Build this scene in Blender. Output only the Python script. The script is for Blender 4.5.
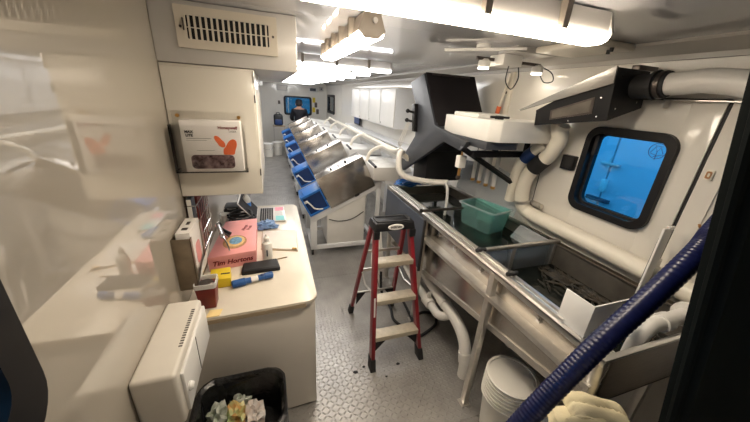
import bpy, bmesh, math, random
from mathutils import Vector, Matrix
random.seed(4)
PI = math.pi
for o in list(bpy.data.objects):
    bpy.data.objects.remove(o)
SC = bpy.context.scene
COL = SC.collection

# ------------------------------------------------------------------ camera
cam = bpy.data.cameras.new('camera'); co = bpy.data.objects.new('camera', cam); COL.objects.link(co)
cam.sensor_width = 36.0; cam.lens = 294.0 / 750 * 36; cam.clip_start = 0.02
XW = (0.94757, -0.05899, 0.31406); YW = (-0.31356, -0.36114, 0.87822); ZW = (0.06161, -0.93065, -0.36070)
co.matrix_world = Matrix(((XW[0], -XW[1], -XW[2], 0), (YW[0], -YW[1], -YW[2], 0), (ZW[0], -ZW[1], -ZW[2], 2.0), (0, 0, 0, 1)))
SC.camera = co
# ------------------------------------------------------------------ sky, exposure
w = bpy.data.worlds.new('sky'); SC.world = w; w.use_nodes = True
bg = w.node_tree.nodes['Background']; bg.inputs[0].default_value = (0.56, 0.70, 0.82, 1); bg.inputs[1].default_value = 0.42
SC.view_settings.view_transform = 'Standard'; SC.view_settings.look = 'None'
SC.view_settings.gamma = 1; SC.view_settings.use_curve_mapping = False
SC.view_settings.exposure = 2.6
LAMP = 6.0            # radiance of the tube diffusers
WARM = (1.0, 0.86, 0.68); COOL = (1.0, 0.98, 0.96)

# ------------------------------------------------------------------ materials
M = {}
def mat(name, col, rough=0.5, metal=0.0, spec=0.5, noise=0.0, nscale=12.0, bump=0.0, bscale=60.0, coat=0.0, alpha=None, emit=0.0, col2=None, stretch=None, ior=None, aniso=None):
    m = bpy.data.materials.new(name); m.use_nodes = True
    nt = m.node_tree; b = nt.nodes['Principled BSDF']
    b.inputs['Base Color'].default_value = (*col, 1); b.inputs['Roughness'].default_value = rough
    b.inputs['Metallic'].default_value = metal; b.inputs['Specular IOR Level'].default_value = spec
    if ior: b.inputs['IOR'].default_value = ior
    b.inputs['Coat Weight'].default_value = coat; b.inputs['Coat Roughness'].default_value = 0.06
    tc = nt.nodes.new('ShaderNodeTexCoord'); mp = nt.nodes.new('ShaderNodeMapping')
    nt.links.new(tc.outputs['Object'], mp.inputs[0])
    if stretch: mp.inputs['Scale'].default_value = stretch
    if noise or col2:
        n = nt.nodes.new('ShaderNodeTexNoise'); n.inputs['Scale'].default_value = nscale; n.inputs['Detail'].default_value = 4
        nt.links.new(mp.outputs[0], n.inputs['Vector'])
        r = nt.nodes.new('ShaderNodeValToRGB'); c2 = col2 or tuple(min(1, c * (1 - noise)) for c in col)
        r.color_ramp.elements[0].position = 0.35; r.color_ramp.elements[1].position = 0.68
        r.color_ramp.elements[0].color = (*c2, 1); r.color_ramp.elements[1].color = (*col, 1)
        nt.links.new(n.outputs['Fac'], r.inputs[0]); nt.links.new(r.outputs[0], b.inputs['Base Color'])
    if bump:
        n = nt.nodes.new('ShaderNodeTexNoise'); n.inputs['Scale'].default_value = bscale; n.inputs['Detail'].default_value = 3
        nt.links.new(mp.outputs[0], n.inputs['Vector'])
        bn = nt.nodes.new('ShaderNodeBump'); bn.inputs['Strength'].default_value = bump; bn.inputs['Distance'].default_value = 0.01
        nt.links.new(n.outputs['Fac'], bn.inputs['Height']); nt.links.new(bn.outputs[0], b.inputs['Normal'])
    if emit:
        b.inputs['Emission Color'].default_value = (*col, 1); b.inputs['Emission Strength'].default_value = emit
    M[name] = m
    return m
def clear(name, tint, rough=0.02, ior=1.45, haze=0.0):
    m = bpy.data.materials.new(name); m.use_nodes = True; nt = m.node_tree; nt.nodes.clear()
    out = nt.nodes.new('ShaderNodeOutputMaterial'); mix = nt.nodes.new('ShaderNodeMixShader')
    t = nt.nodes.new('ShaderNodeBsdfTransparent'); t.inputs[0].default_value = (*tint, 1)
    g = nt.nodes.new('ShaderNodeBsdfGlossy'); g.inputs['Roughness'].default_value = rough; g.inputs['Color'].default_value = (1, 1, 1, 1)
    f = nt.nodes.new('ShaderNodeFresnel'); f.inputs[0].default_value = ior
    nt.links.new(f.outputs[0], mix.inputs[0]); nt.links.new(t.outputs[0], mix.inputs[1]); nt.links.new(g.outputs[0], mix.inputs[2])
    last = mix
    if haze:
        d = nt.nodes.new('ShaderNodeBsdfDiffuse'); d.inputs[0].default_value = (*tint, 1)
        m2 = nt.nodes.new('ShaderNodeMixShader'); m2.inputs[0].default_value = haze
        nt.links.new(mix.outputs[0], m2.inputs[1]); nt.links.new(d.outputs[0], m2.inputs[2]); last = m2
    nt.links.new(last.outputs[0], out.inputs[0]); M[name] = m
    return m
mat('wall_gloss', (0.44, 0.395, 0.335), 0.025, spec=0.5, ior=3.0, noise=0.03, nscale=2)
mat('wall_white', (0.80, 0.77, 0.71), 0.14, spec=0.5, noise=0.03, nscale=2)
mat('ceiling_gloss', (0.48, 0.48, 0.50), 0.05, ior=2.6, bump=0.02, bscale=1.6, noise=0.03, nscale=2)
mat('panel_white', (0.72, 0.68, 0.60), 0.22, noise=0.03, nscale=4)
mat('soffit', (0.55, 0.53, 0.50), 0.25, noise=0.03, nscale=4)
mat('counter', (0.74, 0.68, 0.58), 0.25, noise=0.06, nscale=5)
mat('counter_side', (0.74, 0.69, 0.62), 0.35, noise=0.04, nscale=4)
mat('counter_edge', (0.42, 0.33, 0.22), 0.4, noise=0.1, nscale=9)
mat('register', (0.66, 0.60, 0.50), 0.32, noise=0.05, nscale=8)
mat('black', (0.010, 0.010, 0.012), 0.45, spec=0.35, noise=0.2, nscale=20)
mat('black_gloss', (0.010, 0.010, 0.012), 0.42, spec=0.3, noise=0.2, nscale=8)
mat('rubber', (0.018, 0.018, 0.020), 0.65, noise=0.3, nscale=15)
mat('screen', (0.012, 0.010, 0.012), 0.62, spec=0.2, noise=0.1, nscale=5)
mat('dark_green', (0.005, 0.008, 0.008), 0.7, spec=0.12, noise=0.3, nscale=3)
mat('steel', (0.66, 0.62, 0.57), 0.22, metal=1.0, noise=0.10, nscale=3, stretch=(1, 1, 18), bump=0.04, bscale=14)
mat('steel_brushed', (0.50, 0.45, 0.39), 0.30, metal=1.0, noise=0.14, nscale=6, stretch=(2, 2, 30), bump=0.03, bscale=30)
mat('steel_bright', (0.78, 0.76, 0.73), 0.34, metal=0.9, noise=0.04, nscale=3)
mat('lid_grey', (0.50, 0.49, 0.47), 0.25, metal=0.6, noise=0.05, nscale=4)
mat('holder_metal', (0.30, 0.245, 0.18), 0.34, metal=0.9, noise=0.25, nscale=14)
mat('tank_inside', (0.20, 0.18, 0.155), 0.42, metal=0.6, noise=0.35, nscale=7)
mat('alu', (0.68, 0.65, 0.60), 0.32, metal=0.8, noise=0.12, nscale=22)
mat('step_alu', (0.62, 0.55, 0.43), 0.42, metal=0.35, noise=0.15, nscale=30, bump=0.1, bscale=120)
mat('red_rail', (0.27, 0.012, 0.022), 0.35, noise=0.25, nscale=8)
mat('machine_white', (0.78, 0.79, 0.80), 0.3, noise=0.04, nscale=5)
mat('plastic_white', (0.80, 0.79, 0.76), 0.35, noise=0.04, nscale=9)
mat('bucket_white', (0.80, 0.77, 0.70), 0.38, noise=0.05, nscale=9)
mat('dispenser', (0.68, 0.64, 0.57), 0.35, noise=0.04, nscale=9)
mat('blue_bin', (0.03, 0.19, 0.60), 0.38, noise=0.12, nscale=9)
mat('blue_dark', (0.012, 0.045, 0.17), 0.45, noise=0.15, nscale=9)
mat('blue_tool', (0.012, 0.09, 0.32), 0.35, noise=0.2, nscale=30)
mat('slate', (0.055, 0.068, 0.095), 0.42, noise=0.15, nscale=6)
mat('grey_machine', (0.042, 0.047, 0.058), 0.5, noise=0.10, nscale=6)
mat('pvc', (0.85, 0.80, 0.69), 0.28, noise=0.06, nscale=8)
mat('pvc_white', (0.82, 0.80, 0.76), 0.3, noise=0.06, nscale=10)
mat('hose_blue', (0.005, 0.008, 0.052), 0.3, spec=0.4, noise=0.2, nscale=12)
mat('cable_black', (0.012, 0.013, 0.016), 0.5, noise=0.2, nscale=15)
mat('pink', (0.86, 0.37, 0.36), 0.5, noise=0.08, nscale=12)
mat('dark_red', (0.22, 0.012, 0.015), 0.5, noise=0.1, nscale=20)
mat('maroon', (0.20, 0.022, 0.016), 0.4, noise=0.2, nscale=20)
mat('orange', (0.86, 0.17, 0.05), 0.5, noise=0.1, nscale=20)
mat('orange_brown', (0.72, 0.36, 0.10), 0.5, noise=0.5, nscale=50, col2=(0.80, 0.62, 0.30))
mat('tan', (0.60, 0.30, 0.12), 0.5, noise=0.4, nscale=60)
mat('sky_print', (0.22, 0.45, 0.68), 0.5, noise=0.5, nscale=60)
mat('yellow', (0.80, 0.58, 0.02), 0.5, noise=0.1, nscale=20)
mat('pale_yellow', (0.86, 0.66, 0.30), 0.6, noise=0.06, nscale=20)
mat('paper', (0.80, 0.77, 0.72), 0.6, noise=0.04, nscale=14)
mat('card_white', (0.82, 0.79, 0.76), 0.55, noise=0.05, nscale=14)
mat('foil_dark', (0.30, 0.20, 0.20), 0.25, noise=0.9, nscale=40, col2=(0.035, 0.006, 0.010))
mat('laptop_silver', (0.55, 0.53, 0.50), 0.35, metal=0.5, noise=0.05, nscale=9)
mat('teal_sticker', (0.18, 0.58, 0.60), 0.5, noise=0.1, nscale=30)
mat('pink_sticker', (0.86, 0.28, 0.36), 0.5, noise=0.1, nscale=30)
mat('nitrile', (0.20, 0.34, 0.60), 0.5, noise=0.25, nscale=20, bump=0.3, bscale=40)
mat('towel', (0.76, 0.67, 0.44), 0.9, noise=0.14, nscale=9, bump=0.15, bscale=60)
mat('bag_black', (0.010, 0.010, 0.011), 0.24, noise=0.2, nscale=9, bump=0.6, bscale=26)
mat('wrapper_grey', (0.55, 0.56, 0.52), 0.3, noise=0.5, nscale=25, col2=(0.20, 0.24, 0.16))
mat('wrapper_green', (0.35, 0.50, 0.24), 0.35, noise=0.6, nscale=22, col2=(0.55, 0.26, 0.07))
mat('wrapper_brown', (0.52, 0.40, 0.33), 0.4, noise=0.5, nscale=20, col2=(0.6, 0.58, 0.56))
mat('brass', (0.62, 0.36, 0.12), 0.3, metal=1.0, noise=0.1, nscale=20)
mat('chrome', (0.72, 0.72, 0.72), 0.12, metal=1.0, noise=0.05, nscale=20)
mat('dark_metal', (0.14, 0.12, 0.11), 0.35, metal=0.9, noise=0.3, nscale=20)
mat('wood', (0.52, 0.34, 0.16), 0.5, noise=0.3, nscale=30)
mat('clip_grey', (0.20, 0.17, 0.14), 0.5, noise=0.1, nscale=9)
mat('lamp_brown', (0.27, 0.23, 0.19), 0.45, noise=0.08, nscale=8)
mat('housing', (0.48, 0.46, 0.44), 0.35, noise=0.05, nscale=8)
mat('cloth_dark', (0.012, 0.012, 0.018), 0.85, noise=0.3, nscale=12)
mat('skin', (0.45, 0.24, 0.16), 0.55, noise=0.08, nscale=12)
mat('hair', (0.02, 0.014, 0.010), 0.6, noise=0.2, nscale=40)
mat('ground', (0.10, 0.10, 0.10), 0.9, noise=0.3, nscale=2)
mat('shed_white', (0.62, 0.68, 0.74), 0.5, noise=0.06, nscale=3)
mat('diffuser_warm', WARM, 0.5, emit=LAMP)
mat('diffuser_cool', COOL, 0.5, emit=LAMP * .5)
mat('spot_face', (1.0, 0.88, 0.70), 0.5, emit=5)
mat('fish_bed', (0.045, 0.032, 0.018), 0.5, noise=0.9, nscale=22, col2=(0.015, 0.017, 0.017), bump=0.6, bscale=30)
clear('glass_blue', (0.24, 0.68, 0.95))
clear('glass_film', (0.10, 0.24, 0.33))
clear('acrylic', (0.99, 0.99, 0.99), ior=1.2)
clear('acrylic_tank', (0.80, 0.86, 0.92), haze=0.10)
clear('poly_sheet', (0.94, 0.97, 1.0), rough=0.15, ior=1.3, haze=0.15)
clear('teal_clear', (0.50, 0.86, 0.82), haze=0.16)
clear('tube_clear', (0.92, 0.92, 0.90), haze=0.55)
# water: dark and reflective
m = mat('water', (0.003, 0.005, 0.005), 0.02, ior=1.33, noise=0.7, nscale=14, col2=(0.014, 0.016, 0.013), bump=0.12, bscale=18)
# floor: aluminium tread plate with raised diamonds, worn
m = mat('tread', (0.40, 0.385, 0.365), 0.36, metal=0.5, noise=0.22, nscale=5)
nt = m.node_tree; bs = nt.nodes['Principled BSDF']
def mth(op, a, b=None):
    n = nt.nodes.new('ShaderNodeMath'); n.operation = op
    for i, v in enumerate((a, b)):
        if v is None: continue
        if isinstance(v, (int, float)): n.inputs[i].default_value = v
        else: nt.links.new(v, n.inputs[i])
    return n.outputs[0]
tc = nt.nodes.new('ShaderNodeTexCoord'); sp = nt.nodes.new('ShaderNodeSeparateXYZ'); nt.links.new(tc.outputs['Object'], sp.inputs[0])
u = mth('MULTIPLY', sp.outputs[0], 30.0); v = mth('MULTIPLY', sp.outputs[1], 30.0)
fu = mth('SUBTRACT', mth('FRACT', u), 0.5); fv = mth('SUBTRACT', mth('FRACT', v), 0.5)
par = mth('SUBTRACT', mth('MULTIPLY', mth('FLOORED_MODULO', mth('ADD', mth('FLOOR', u), mth('FLOOR', v)), 2.0), 2.0), 1.0)
pv = mth('MULTIPLY', par, fv)
a_ = mth('DIVIDE', mth('ADD', fu, pv), 0.68); b_ = mth('DIVIDE', mth('SUBTRACT', fu, pv), 0.22)
h_ = mth('MAXIMUM', mth('SUBTRACT', 1.0, mth('ADD', mth('MULTIPLY', a_, a_), mth('MULTIPLY', b_, b_))), 0.0)
bn = nt.nodes.new('ShaderNodeBump'); bn.inputs['Strength'].default_value = 0.9; bn.inputs['Distance'].default_value = 0.004
nt.links.new(h_, bn.inputs['Height']); nt.links.new(bn.outputs[0], bs.inputs['Normal'])

# ------------------------------------------------------------------ mesh helpers
class MB:
    def __init__(s): s.bm = bmesh.new()
    def _merge(s, b):
        me = bpy.data.meshes.new('t'); b.to_mesh(me); b.free(); s.bm.from_mesh(me); bpy.data.meshes.remove(me); return s
    def box(s, x0, x1, y0, y1, z0, z1, bev=0.0, seg=2, mx=None):
        b = bmesh.new(); bmesh.ops.create_cube(b, size=1)
        for v in b.verts: v.co = Vector(((x0 + x1) / 2 + v.co.x * (x1 - x0), (y0 + y1) / 2 + v.co.y * (y1 - y0), (z0 + z1) / 2 + v.co.z * (z1 - z0)))
        if bev: bmesh.ops.bevel(b, geom=list(b.edges), offset=bev, segments=seg, affect='EDGES', profile=0.5)
        if mx: bmesh.ops.transform(b, matrix=mx, verts=b.verts)
        return s._merge(b)
    def prism(s, poly, axis, a0, a1, bev=0.0):
        """polygon in the two other axes (in xyz order), extruded along axis"""
        b = bmesh.new()
        def P(p, a):
            return {'x': (a, p[0], p[1]), 'y': (p[0], a, p[1]), 'z': (p[0], p[1], a)}[axis]
        A = [b.verts.new(P(p, a0)) for p in poly]; B = [b.verts.new(P(p, a1)) for p in poly]
        n = len(poly); b.faces.new(A); b.faces.new(B[::-1])
        for i in range(n): b.faces.new((A[i], B[i], B[(i + 1) % n], A[(i + 1) % n]))
        bmesh.ops.recalc_face_normals(b, faces=b.faces)
        if bev: bmesh.ops.bevel(b, geom=list(b.edges), offset=bev, segments=2, affect='EDGES', profile=0.5)
        return s._merge(b)
    def ring(s, axis, a0, a1, outer, ro, inner, ri, n=6):
        """rounded rectangular ring (u0,u1,v0,v1) extruded along axis"""
        def rr(q, r):
            u0, u1, v0, v1 = q; out = []
            for cx, cy, st in ((u1 - r, v1 - r, 0), (u0 + r, v1 - r, 1), (u0 + r, v0 + r, 2), (u1 - r, v0 + r, 3)):
                for i in range(n + 1):
                    a = (st + i / n) * PI / 2; out.append((cx + r * math.cos(a), cy + r * math.sin(a)))
            return out
        def P(p, a):
            return {'x': (a, p[0], p[1]), 'y': (p[0], a, p[1]), 'z': (p[0], p[1], a)}[axis]
        b = bmesh.new(); L = [[b.verts.new(P(p, a)) for p in rr(q, r)] for q, r in ((outer, ro), (inner, ri)) for a in (a0, a1)]
        k = len(L[0])
        for i in range(k):
            j = (i + 1) % k
            b.faces.new((L[0][i], L[0][j], L[1][j], L[1][i])); b.faces.new((L[2][i], L[2][j], L[3][j], L[3][i]))
            b.faces.new((L[0][i], L[0][j], L[2][j], L[2][i])); b.faces.new((L[1][i], L[1][j], L[3][j], L[3][i]))
        bmesh.ops.recalc_face_normals(b, faces=b.faces)
        return s._merge(b)
    def rrect(s, axis, a0, a1, q, r, n=5):
        u0, u1, v0, v1 = q; out = []
        for cx, cy, st in ((u1 - r, v1 - r, 0), (u0 + r, v1 - r, 1), (u0 + r, v0 + r, 2), (u1 - r, v0 + r, 3)):
            for i in range(n + 1):
                a = (st + i / n) * PI / 2; out.append((cx + r * math.cos(a), cy + r * math.sin(a)))
        return s.prism(out, axis, a0, a1)
    def tube(s, pts, r, n=10, cap=True, smooth=0, ribs=None):
        P = [Vector(p) for p in pts]
        if smooth: P = spline(P, smooth)
        R = r if isinstance(r, (list, tuple)) else [r] * len(P)
        if len(R) != len(P): R = [R[min(len(R) - 1, int(i * len(R) / len(P)))] for i in range(len(P))]
        b = bmesh.new(); rings = []; t = (P[1] - P[0]).normalized()
        up = Vector((0, 0, 1)) if abs(t.z) < 0.9 else Vector((1, 0, 0))
        nrm = (up - t * up.dot(t)).normalized()
        for i, p in enumerate(P):
            t = (P[min(i + 1, len(P) - 1)] - P[max(i - 1, 0)]).normalized()
            nrm = (nrm - t * nrm.dot(t)).normalized(); bi = t.cross(nrm)
            rr = R[i] * (ribs(i) if ribs else 1)
            rings.append([b.verts.new(p + (nrm * math.cos(2 * PI * k / n) + bi * math.sin(2 * PI * k / n)) * rr) for k in range(n)])
        for A, B in zip(rings, rings[1:]):
            for k in range(n): b.faces.new((A[k], A[(k + 1) % n], B[(k + 1) % n], B[k]))
        if cap: b.faces.new(rings[0][::-1]); b.faces.new(rings[-1])
        bmesh.ops.recalc_face_normals(b, faces=b.faces)
        return s._merge(b)
    def cyl(s, p, q, r, n=12, r2=None):
        return s.tube([p, q], [r, r if r2 is None else r2], n)
    def lathe(s, prof, c, n=24, mx=None):
        """profile of (radius, z) about a vertical axis through c"""
        b = bmesh.new(); rings = []
        for r, z in prof:
            rings.append([b.verts.new((c[0] + max(r, 1e-4) * math.cos(2 * PI * k / n), c[1] + max(r, 1e-4) * math.sin(2 * PI * k / n), c[2] + z)) for k in range(n)])
        for A, B in zip(rings, rings[1:]):
            for k in range(n): b.faces.new((A[k], A[(k + 1) % n], B[(k + 1) % n], B[k]))
        b.faces.new(rings[0][::-1]); b.faces.new(rings[-1])
        bmesh.ops.recalc_face_normals(b, faces=b.faces)
        if mx: bmesh.ops.transform(b, matrix=mx, verts=b.verts)
        return s._merge(b)
    def quads(s, V, F):
        b = bmesh.new(); vs = [b.verts.new(v) for v in V]
        for f in F: b.faces.new([vs[i] for i in f])
        bmesh.ops.recalc_face_normals(b, faces=b.faces)
        return s._merge(b)
    def hexa(s, bot, top, bev=0.0):
        """eight corner solid: four bottom, four top"""
        b = bmesh.new(); A = [b.verts.new(p) for p in bot]; B = [b.verts.new(p) for p in top]
        b.faces.new(A); b.faces.new(B[::-1])
        for i in range(4): b.faces.new((A[i], B[i], B[(i + 1) % 4], A[(i + 1) % 4]))
        bmesh.ops.recalc_face_normals(b, faces=b.faces)
        if bev: bmesh.ops.bevel(b, geom=list(b.edges), offset=bev, segments=2, affect='EDGES', profile=0.5)
        return s._merge(b)
    def blob(s, c, sx, sy, sz, seed=0, amp=0.25, sub=3, freq=9.0):
        from mathutils import noise as nz
        b = bmesh.new(); bmesh.ops.create_icosphere(b, subdivisions=sub, radius=1)
        for v in b.verts:
            d = nz.noise(v.co * freq / 4 + Vector((seed * 7.1, seed * 3.3, 0))) + 0.5 * nz.noise(v.co * freq / 2 + Vector((0, seed * 5.7, 1)))
            k = 1 + amp * d
            v.co = Vector((c[0] + v.co.x * sx * k, c[1] + v.co.y * sy * k, c[2] + v.co.z * sz * k))
        return s._merge(b)
def spline(P, k):
    out = []; n = len(P)
    for i in range(n - 1):
        p0, p1, p2, p3 = P[max(i - 1, 0)], P[i], P[i + 1], P[min(i + 2, n - 1)]
        for j in range(k):
            t = j / k
            out.append(0.5 * ((2 * p1) + (p2 - p0) * t + (2 * p0 - 5 * p1 + 4 * p2 - p3) * t * t + (3 * p1 - p0 - 3 * p2 + p3) * t ** 3))
    out.append(P[-1]); return out
ORI = {}
def org(p):
    v = Vector((0, 0, 0))
    while p is not None: v += p.location; p = p.parent
    return v
def link_mesh(name, me, m, parent=None, label=None):
    o = bpy.data.objects.new(name, me); COL.objects.link(o)
    if m: me.materials.clear(); me.materials.append(M[m])
    if parent is not None:
        me.transform(Matrix.Translation(-org(parent))); o.parent = parent
    if label: o['label'] = label
    return o
def obj(name, mb, m, parent=None, label=None, smooth=True):
    me = bpy.data.meshes.new(name); mb.bm.to_mesh(me); mb.bm.free()
    if smooth:
        me.polygons.foreach_set('use_smooth', [True] * len(me.polygons)); me.set_sharp_from_angle(angle=math.radians(34))
    return link_mesh(name, me, m, parent, label)
def tag(o, label, cat, group=None):
    o['label'] = label; o['category'] = cat
    if group: o['group'] = group
    return o
def thing(name, label, cat, loc=(0, 0, 0), group=None):
    o = bpy.data.objects.new(name, None); COL.objects.link(o); o.location = loc; o.empty_display_size = 0.05
    return tag(o, label, cat, group)
def solo(name, mb, m, label, cat, loc, group=None):
    """a thing that is one mesh, with its origin at its base"""
    o = obj(name, mb, m); o.data.transform(Matrix.Translation(-Vector(loc))); o.location = loc
    return tag(o, label, cat, group)
def struct(name, mb, m, parent=None):
    o = obj(name, mb, m, parent)
    if parent is None: o['kind'] = 'structure'
    return o
def dup(root, loc, label, group=None):
    r = root.copy(); COL.objects.link(r); r.location = loc; r['label'] = label
    if group: r['group'] = group
    for ch in list(root.children):
        c = ch.copy(); COL.objects.link(c); c.parent = r
        for g in list(ch.children):
            d = g.copy(); COL.objects.link(d); d.parent = c
    return r
def text(name, s, size, mx, m, parent, depth=0.0005, shear=0.0, bold=0.0):
    cu = bpy.data.curves.new(name, 'FONT'); cu.body = s; cu.size = size; cu.extrude = depth; cu.align_x = 'CENTER'; cu.align_y = 'CENTER'; cu.shear = shear; cu.offset = bold; cu.resolution_u = 3
    t = bpy.data.objects.new(name, cu); COL.objects.link(t)
    bpy.context.view_layer.update()
    me = bpy.data.meshes.new_from_object(t.evaluated_get(bpy.context.evaluated_depsgraph_get()))
    bpy.data.objects.remove(t); me.transform(mx)
    return link_mesh(name, me, m, parent)
def frame(o, ux, uy, uz=None):
    ux = Vector(ux).normalized(); uy = Vector(uy).normalized(); uz = ux.cross(uy)
    return Matrix(((ux.x, uy.x, uz.x, o[0]), (ux.y, uy.y, uz.y, o[1]), (ux.z, uy.z, uz.z, o[2]), (0, 0, 0, 1)))
def ell(c, a, b, n=20): return [(c[0] + a * math.cos(2 * PI * k / n), c[1] + b * math.sin(2 * PI * k / n)) for k in range(n)]

# ------------------------------------------------------------------ room shell
LX, RX, BY, FY, CZ = -0.5, 2.03, -0.7, 12.0, 2.36
fl = struct('floor', MB().box(LX - .06, RX + .06, BY - .06, FY + .06, -0.06, -0.008), 'dark_metal')
ys = [BY, 1.05, 2.93, 4.81, 6.69, 8.57, 10.45, FY]
for a, b in zip(ys, ys[1:]):
    struct('tread_plate', MB().box(LX, RX, a + .002, b - .002, -0.008, 0.0), 'tread', fl)
ce = struct('ceiling', MB().box(LX - .06, RX + .06, BY - .06, FY + .06, CZ + .006, CZ + .06), 'housing')
ys = [BY, 0.5, 1.72, 2.94, 4.16, 5.38, 6.6, 7.82, 9.04, 10.26, FY]
for a, b in zip(ys, ys[1:]):
    struct('ceiling_panel', MB().box(LX, RX, a + .001, b - .001, CZ, CZ + .006), 'ceiling_gloss', ce)
def wall_x(name, x0, x1, holes, m):
    """wall across x0..x1 along y with rectangular holes (y0,y1,z0,z1)"""
    b = MB(); y = BY - .06
    for (a, c, z0, z1) in holes:
        b.box(x0, x1, y, a, 0, CZ); b.box(x0, x1, a, c, 0, z0); b.box(x0, x1, a, c, z1, CZ); y = c
    b.box(x0, x1, y, FY + .06, 0, CZ)
    return struct(name, b, m)
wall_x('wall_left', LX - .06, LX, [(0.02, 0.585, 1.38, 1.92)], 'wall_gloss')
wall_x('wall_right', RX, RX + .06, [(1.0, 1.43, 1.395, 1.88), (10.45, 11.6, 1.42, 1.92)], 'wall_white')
b = MB(); b.box(LX, .52, FY, FY + .06, 0, CZ); b.box(1.4, RX, FY, FY + .06, 0, CZ); b.box(.52, 1.4, FY, FY + .06, 0, 1.24); b.box(.52, 1.4, FY, FY + .06, 1.80, CZ)
struct('wall_far', b, 'wall_white')
struct('wall_back', MB().box(LX, RX, BY - .06, BY, 0, CZ), 'wall_white')
# cornice along the right wall
struct('trim_1', MB().prism([(RX, 2.275), (RX, 2.36), (RX - .10, 2.36), (RX - .10, 2.345), (RX - .02, 2.30), (RX - .02, 2.275)], 'y', BY, FY), 'soffit')
struct('trim_2', MB().box(RX - .02, RX, 2.28, 2.33, 1.25, 2.275, .004), 'pvc')
struct('baseboard_right', MB().box(RX - .012, RX, BY, FY, 0, .09, .003), 'housing')
for i, y in enumerate((3.4, 7.9, 9.3)):
    struct('trim_%d' % (i + 3), MB().box(RX - .006, RX, y - .02, y + .02, .09, 2.275, .002), 'wall_white')
struct('trim_6', MB().box(LX, LX + .006, 4.3, 4.34, 0, CZ, .002), 'wall_white')
# right hatch door with the window set in it
d = MB(); y0, y1, z0, z1 = .865, 1.77, 1.19, 2.08; a, c, e, f = 1.0, 1.43, 1.395, 1.88; xa, xb = RX - .014, RX
d.box(xa, xb, y0, a, z0, z1, .003); d.box(xa, xb, c, y1, z0, z1, .003); d.box(xa, xb, a - .004, c + .004, z0, e, .002); d.box(xa, xb, a - .004, c + .004, f, z1, .002)
door = struct('door_1', d, 'wall_white')
struct('seal', MB().ring('x', RX - .006, RX - .0005, (y0 - .012, y1 + .012, z0 - .012, z1 + .012), .01, (y0 + .004, y1 - .004, z0 + .004, z1 - .004), .008, 2), 'rubber', door)
struct('door_frame', MB().ring('x', RX - .010, RX - .0005, (y0 - .10, y1 + .05, z0 - .02, z1 + .055), .01, (y0 - .016, y1 + .014, z0 - .016, z1 + .016), .01, 2), 'wall_white', door)
struct('latch', MB().rrect('x', RX - .020, RX - .0095, (.80, .83, 1.72, 1.77), .006), 'pvc', door)
struct('latch_ring', MB().ring('x', RX - .024, RX - .0195, (.805, .825, 1.727, 1.763), .006, (.81, .82, 1.735, 1.755), .004, 3), 'tan', door)
wn = struct('window_1', MB().ring('x', RX - .045, RX + .062, (.965, 1.462, 1.355, 1.915), .085, (1.005, 1.424, 1.397, 1.873), .06, 8), 'black_gloss')
struct('gasket', MB().ring('x', RX + .005, RX + .03, (1.004, 1.425, 1.396, 1.874), .061, (1.018, 1.411, 1.41, 1.86), .05, 8), 'rubber', wn)
struct('pane', MB().rrect('x', RX + .014, RX + .019, (1.008, 1.421, 1.40, 1.87), .057), 'glass_blue', wn)
struct('latch', MB().box(RX - .03, RX + .012, 1.385, 1.412, 1.73, 1.86, .008), 'rubber', wn)
# round emblem drawn on the pane: ring and a few strokes
e = MB(); cy, cz = 1.075, 1.815
e.tube([(RX + .0125, cy + .042 * math.cos(t * PI / 12), cz + .042 * math.sin(t * PI / 12)) for t in range(25)], .0016, 6)
for pts in ([(-.03, -.012), (-.012, .022), (0, -.006), (.012, .024), (.03, -.01)], [(-.034, -.016), (0, -.024), (.034, -.014)], [(-.02, .026), (.018, .028)], [(0.0, -.05), (0.0, .0)], [(-.01, -.03), (.012, -.032)]):
    e.tube([(RX + .0125, cy + p, cz + q) for p, q in pts], .0014, 6)
struct('emblem', e, 'blue_dark', wn)
# left window close to the camera
wn = struct('window_2', MB().ring('x', LX - .062, LX + .010, (-.06, .645, 1.295, 1.99), .12, (.03, .575, 1.39, 1.91), .08, 8), 'black')
struct('pane', MB().rrect('x', LX - .03, LX - .025, (.022, .583, 1.382, 1.918), .085), 'glass_blue', wn)
wn = struct('window_3', MB().ring('x', RX - .03, RX + .062, (10.38, 11.67, 1.35, 1.98), .08, (10.46, 11.59, 1.43, 1.91), .06, 6), 'black')
struct('pane', MB().rrect('x', RX + .014, RX + .019, (10.455, 11.595, 1.425, 1.915), .06), 'glass_blue', wn)
wn = struct('window_4', MB().ring('y', FY - .03, FY + .062, (.45, 1.46, 1.18, 1.85), .09, (.525, 1.395, 1.245, 1.795), .06, 6), 'black')
struct('pane', MB().rrect('y', FY + .014, FY + .019, (.52, 1.40, 1.24, 1.80), .06), 'glass_film', wn)
struct('sash', MB().box(.60, .625, FY - .01, FY + .012, 1.25, 1.79, .003), 'plastic_white', wn)
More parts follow.
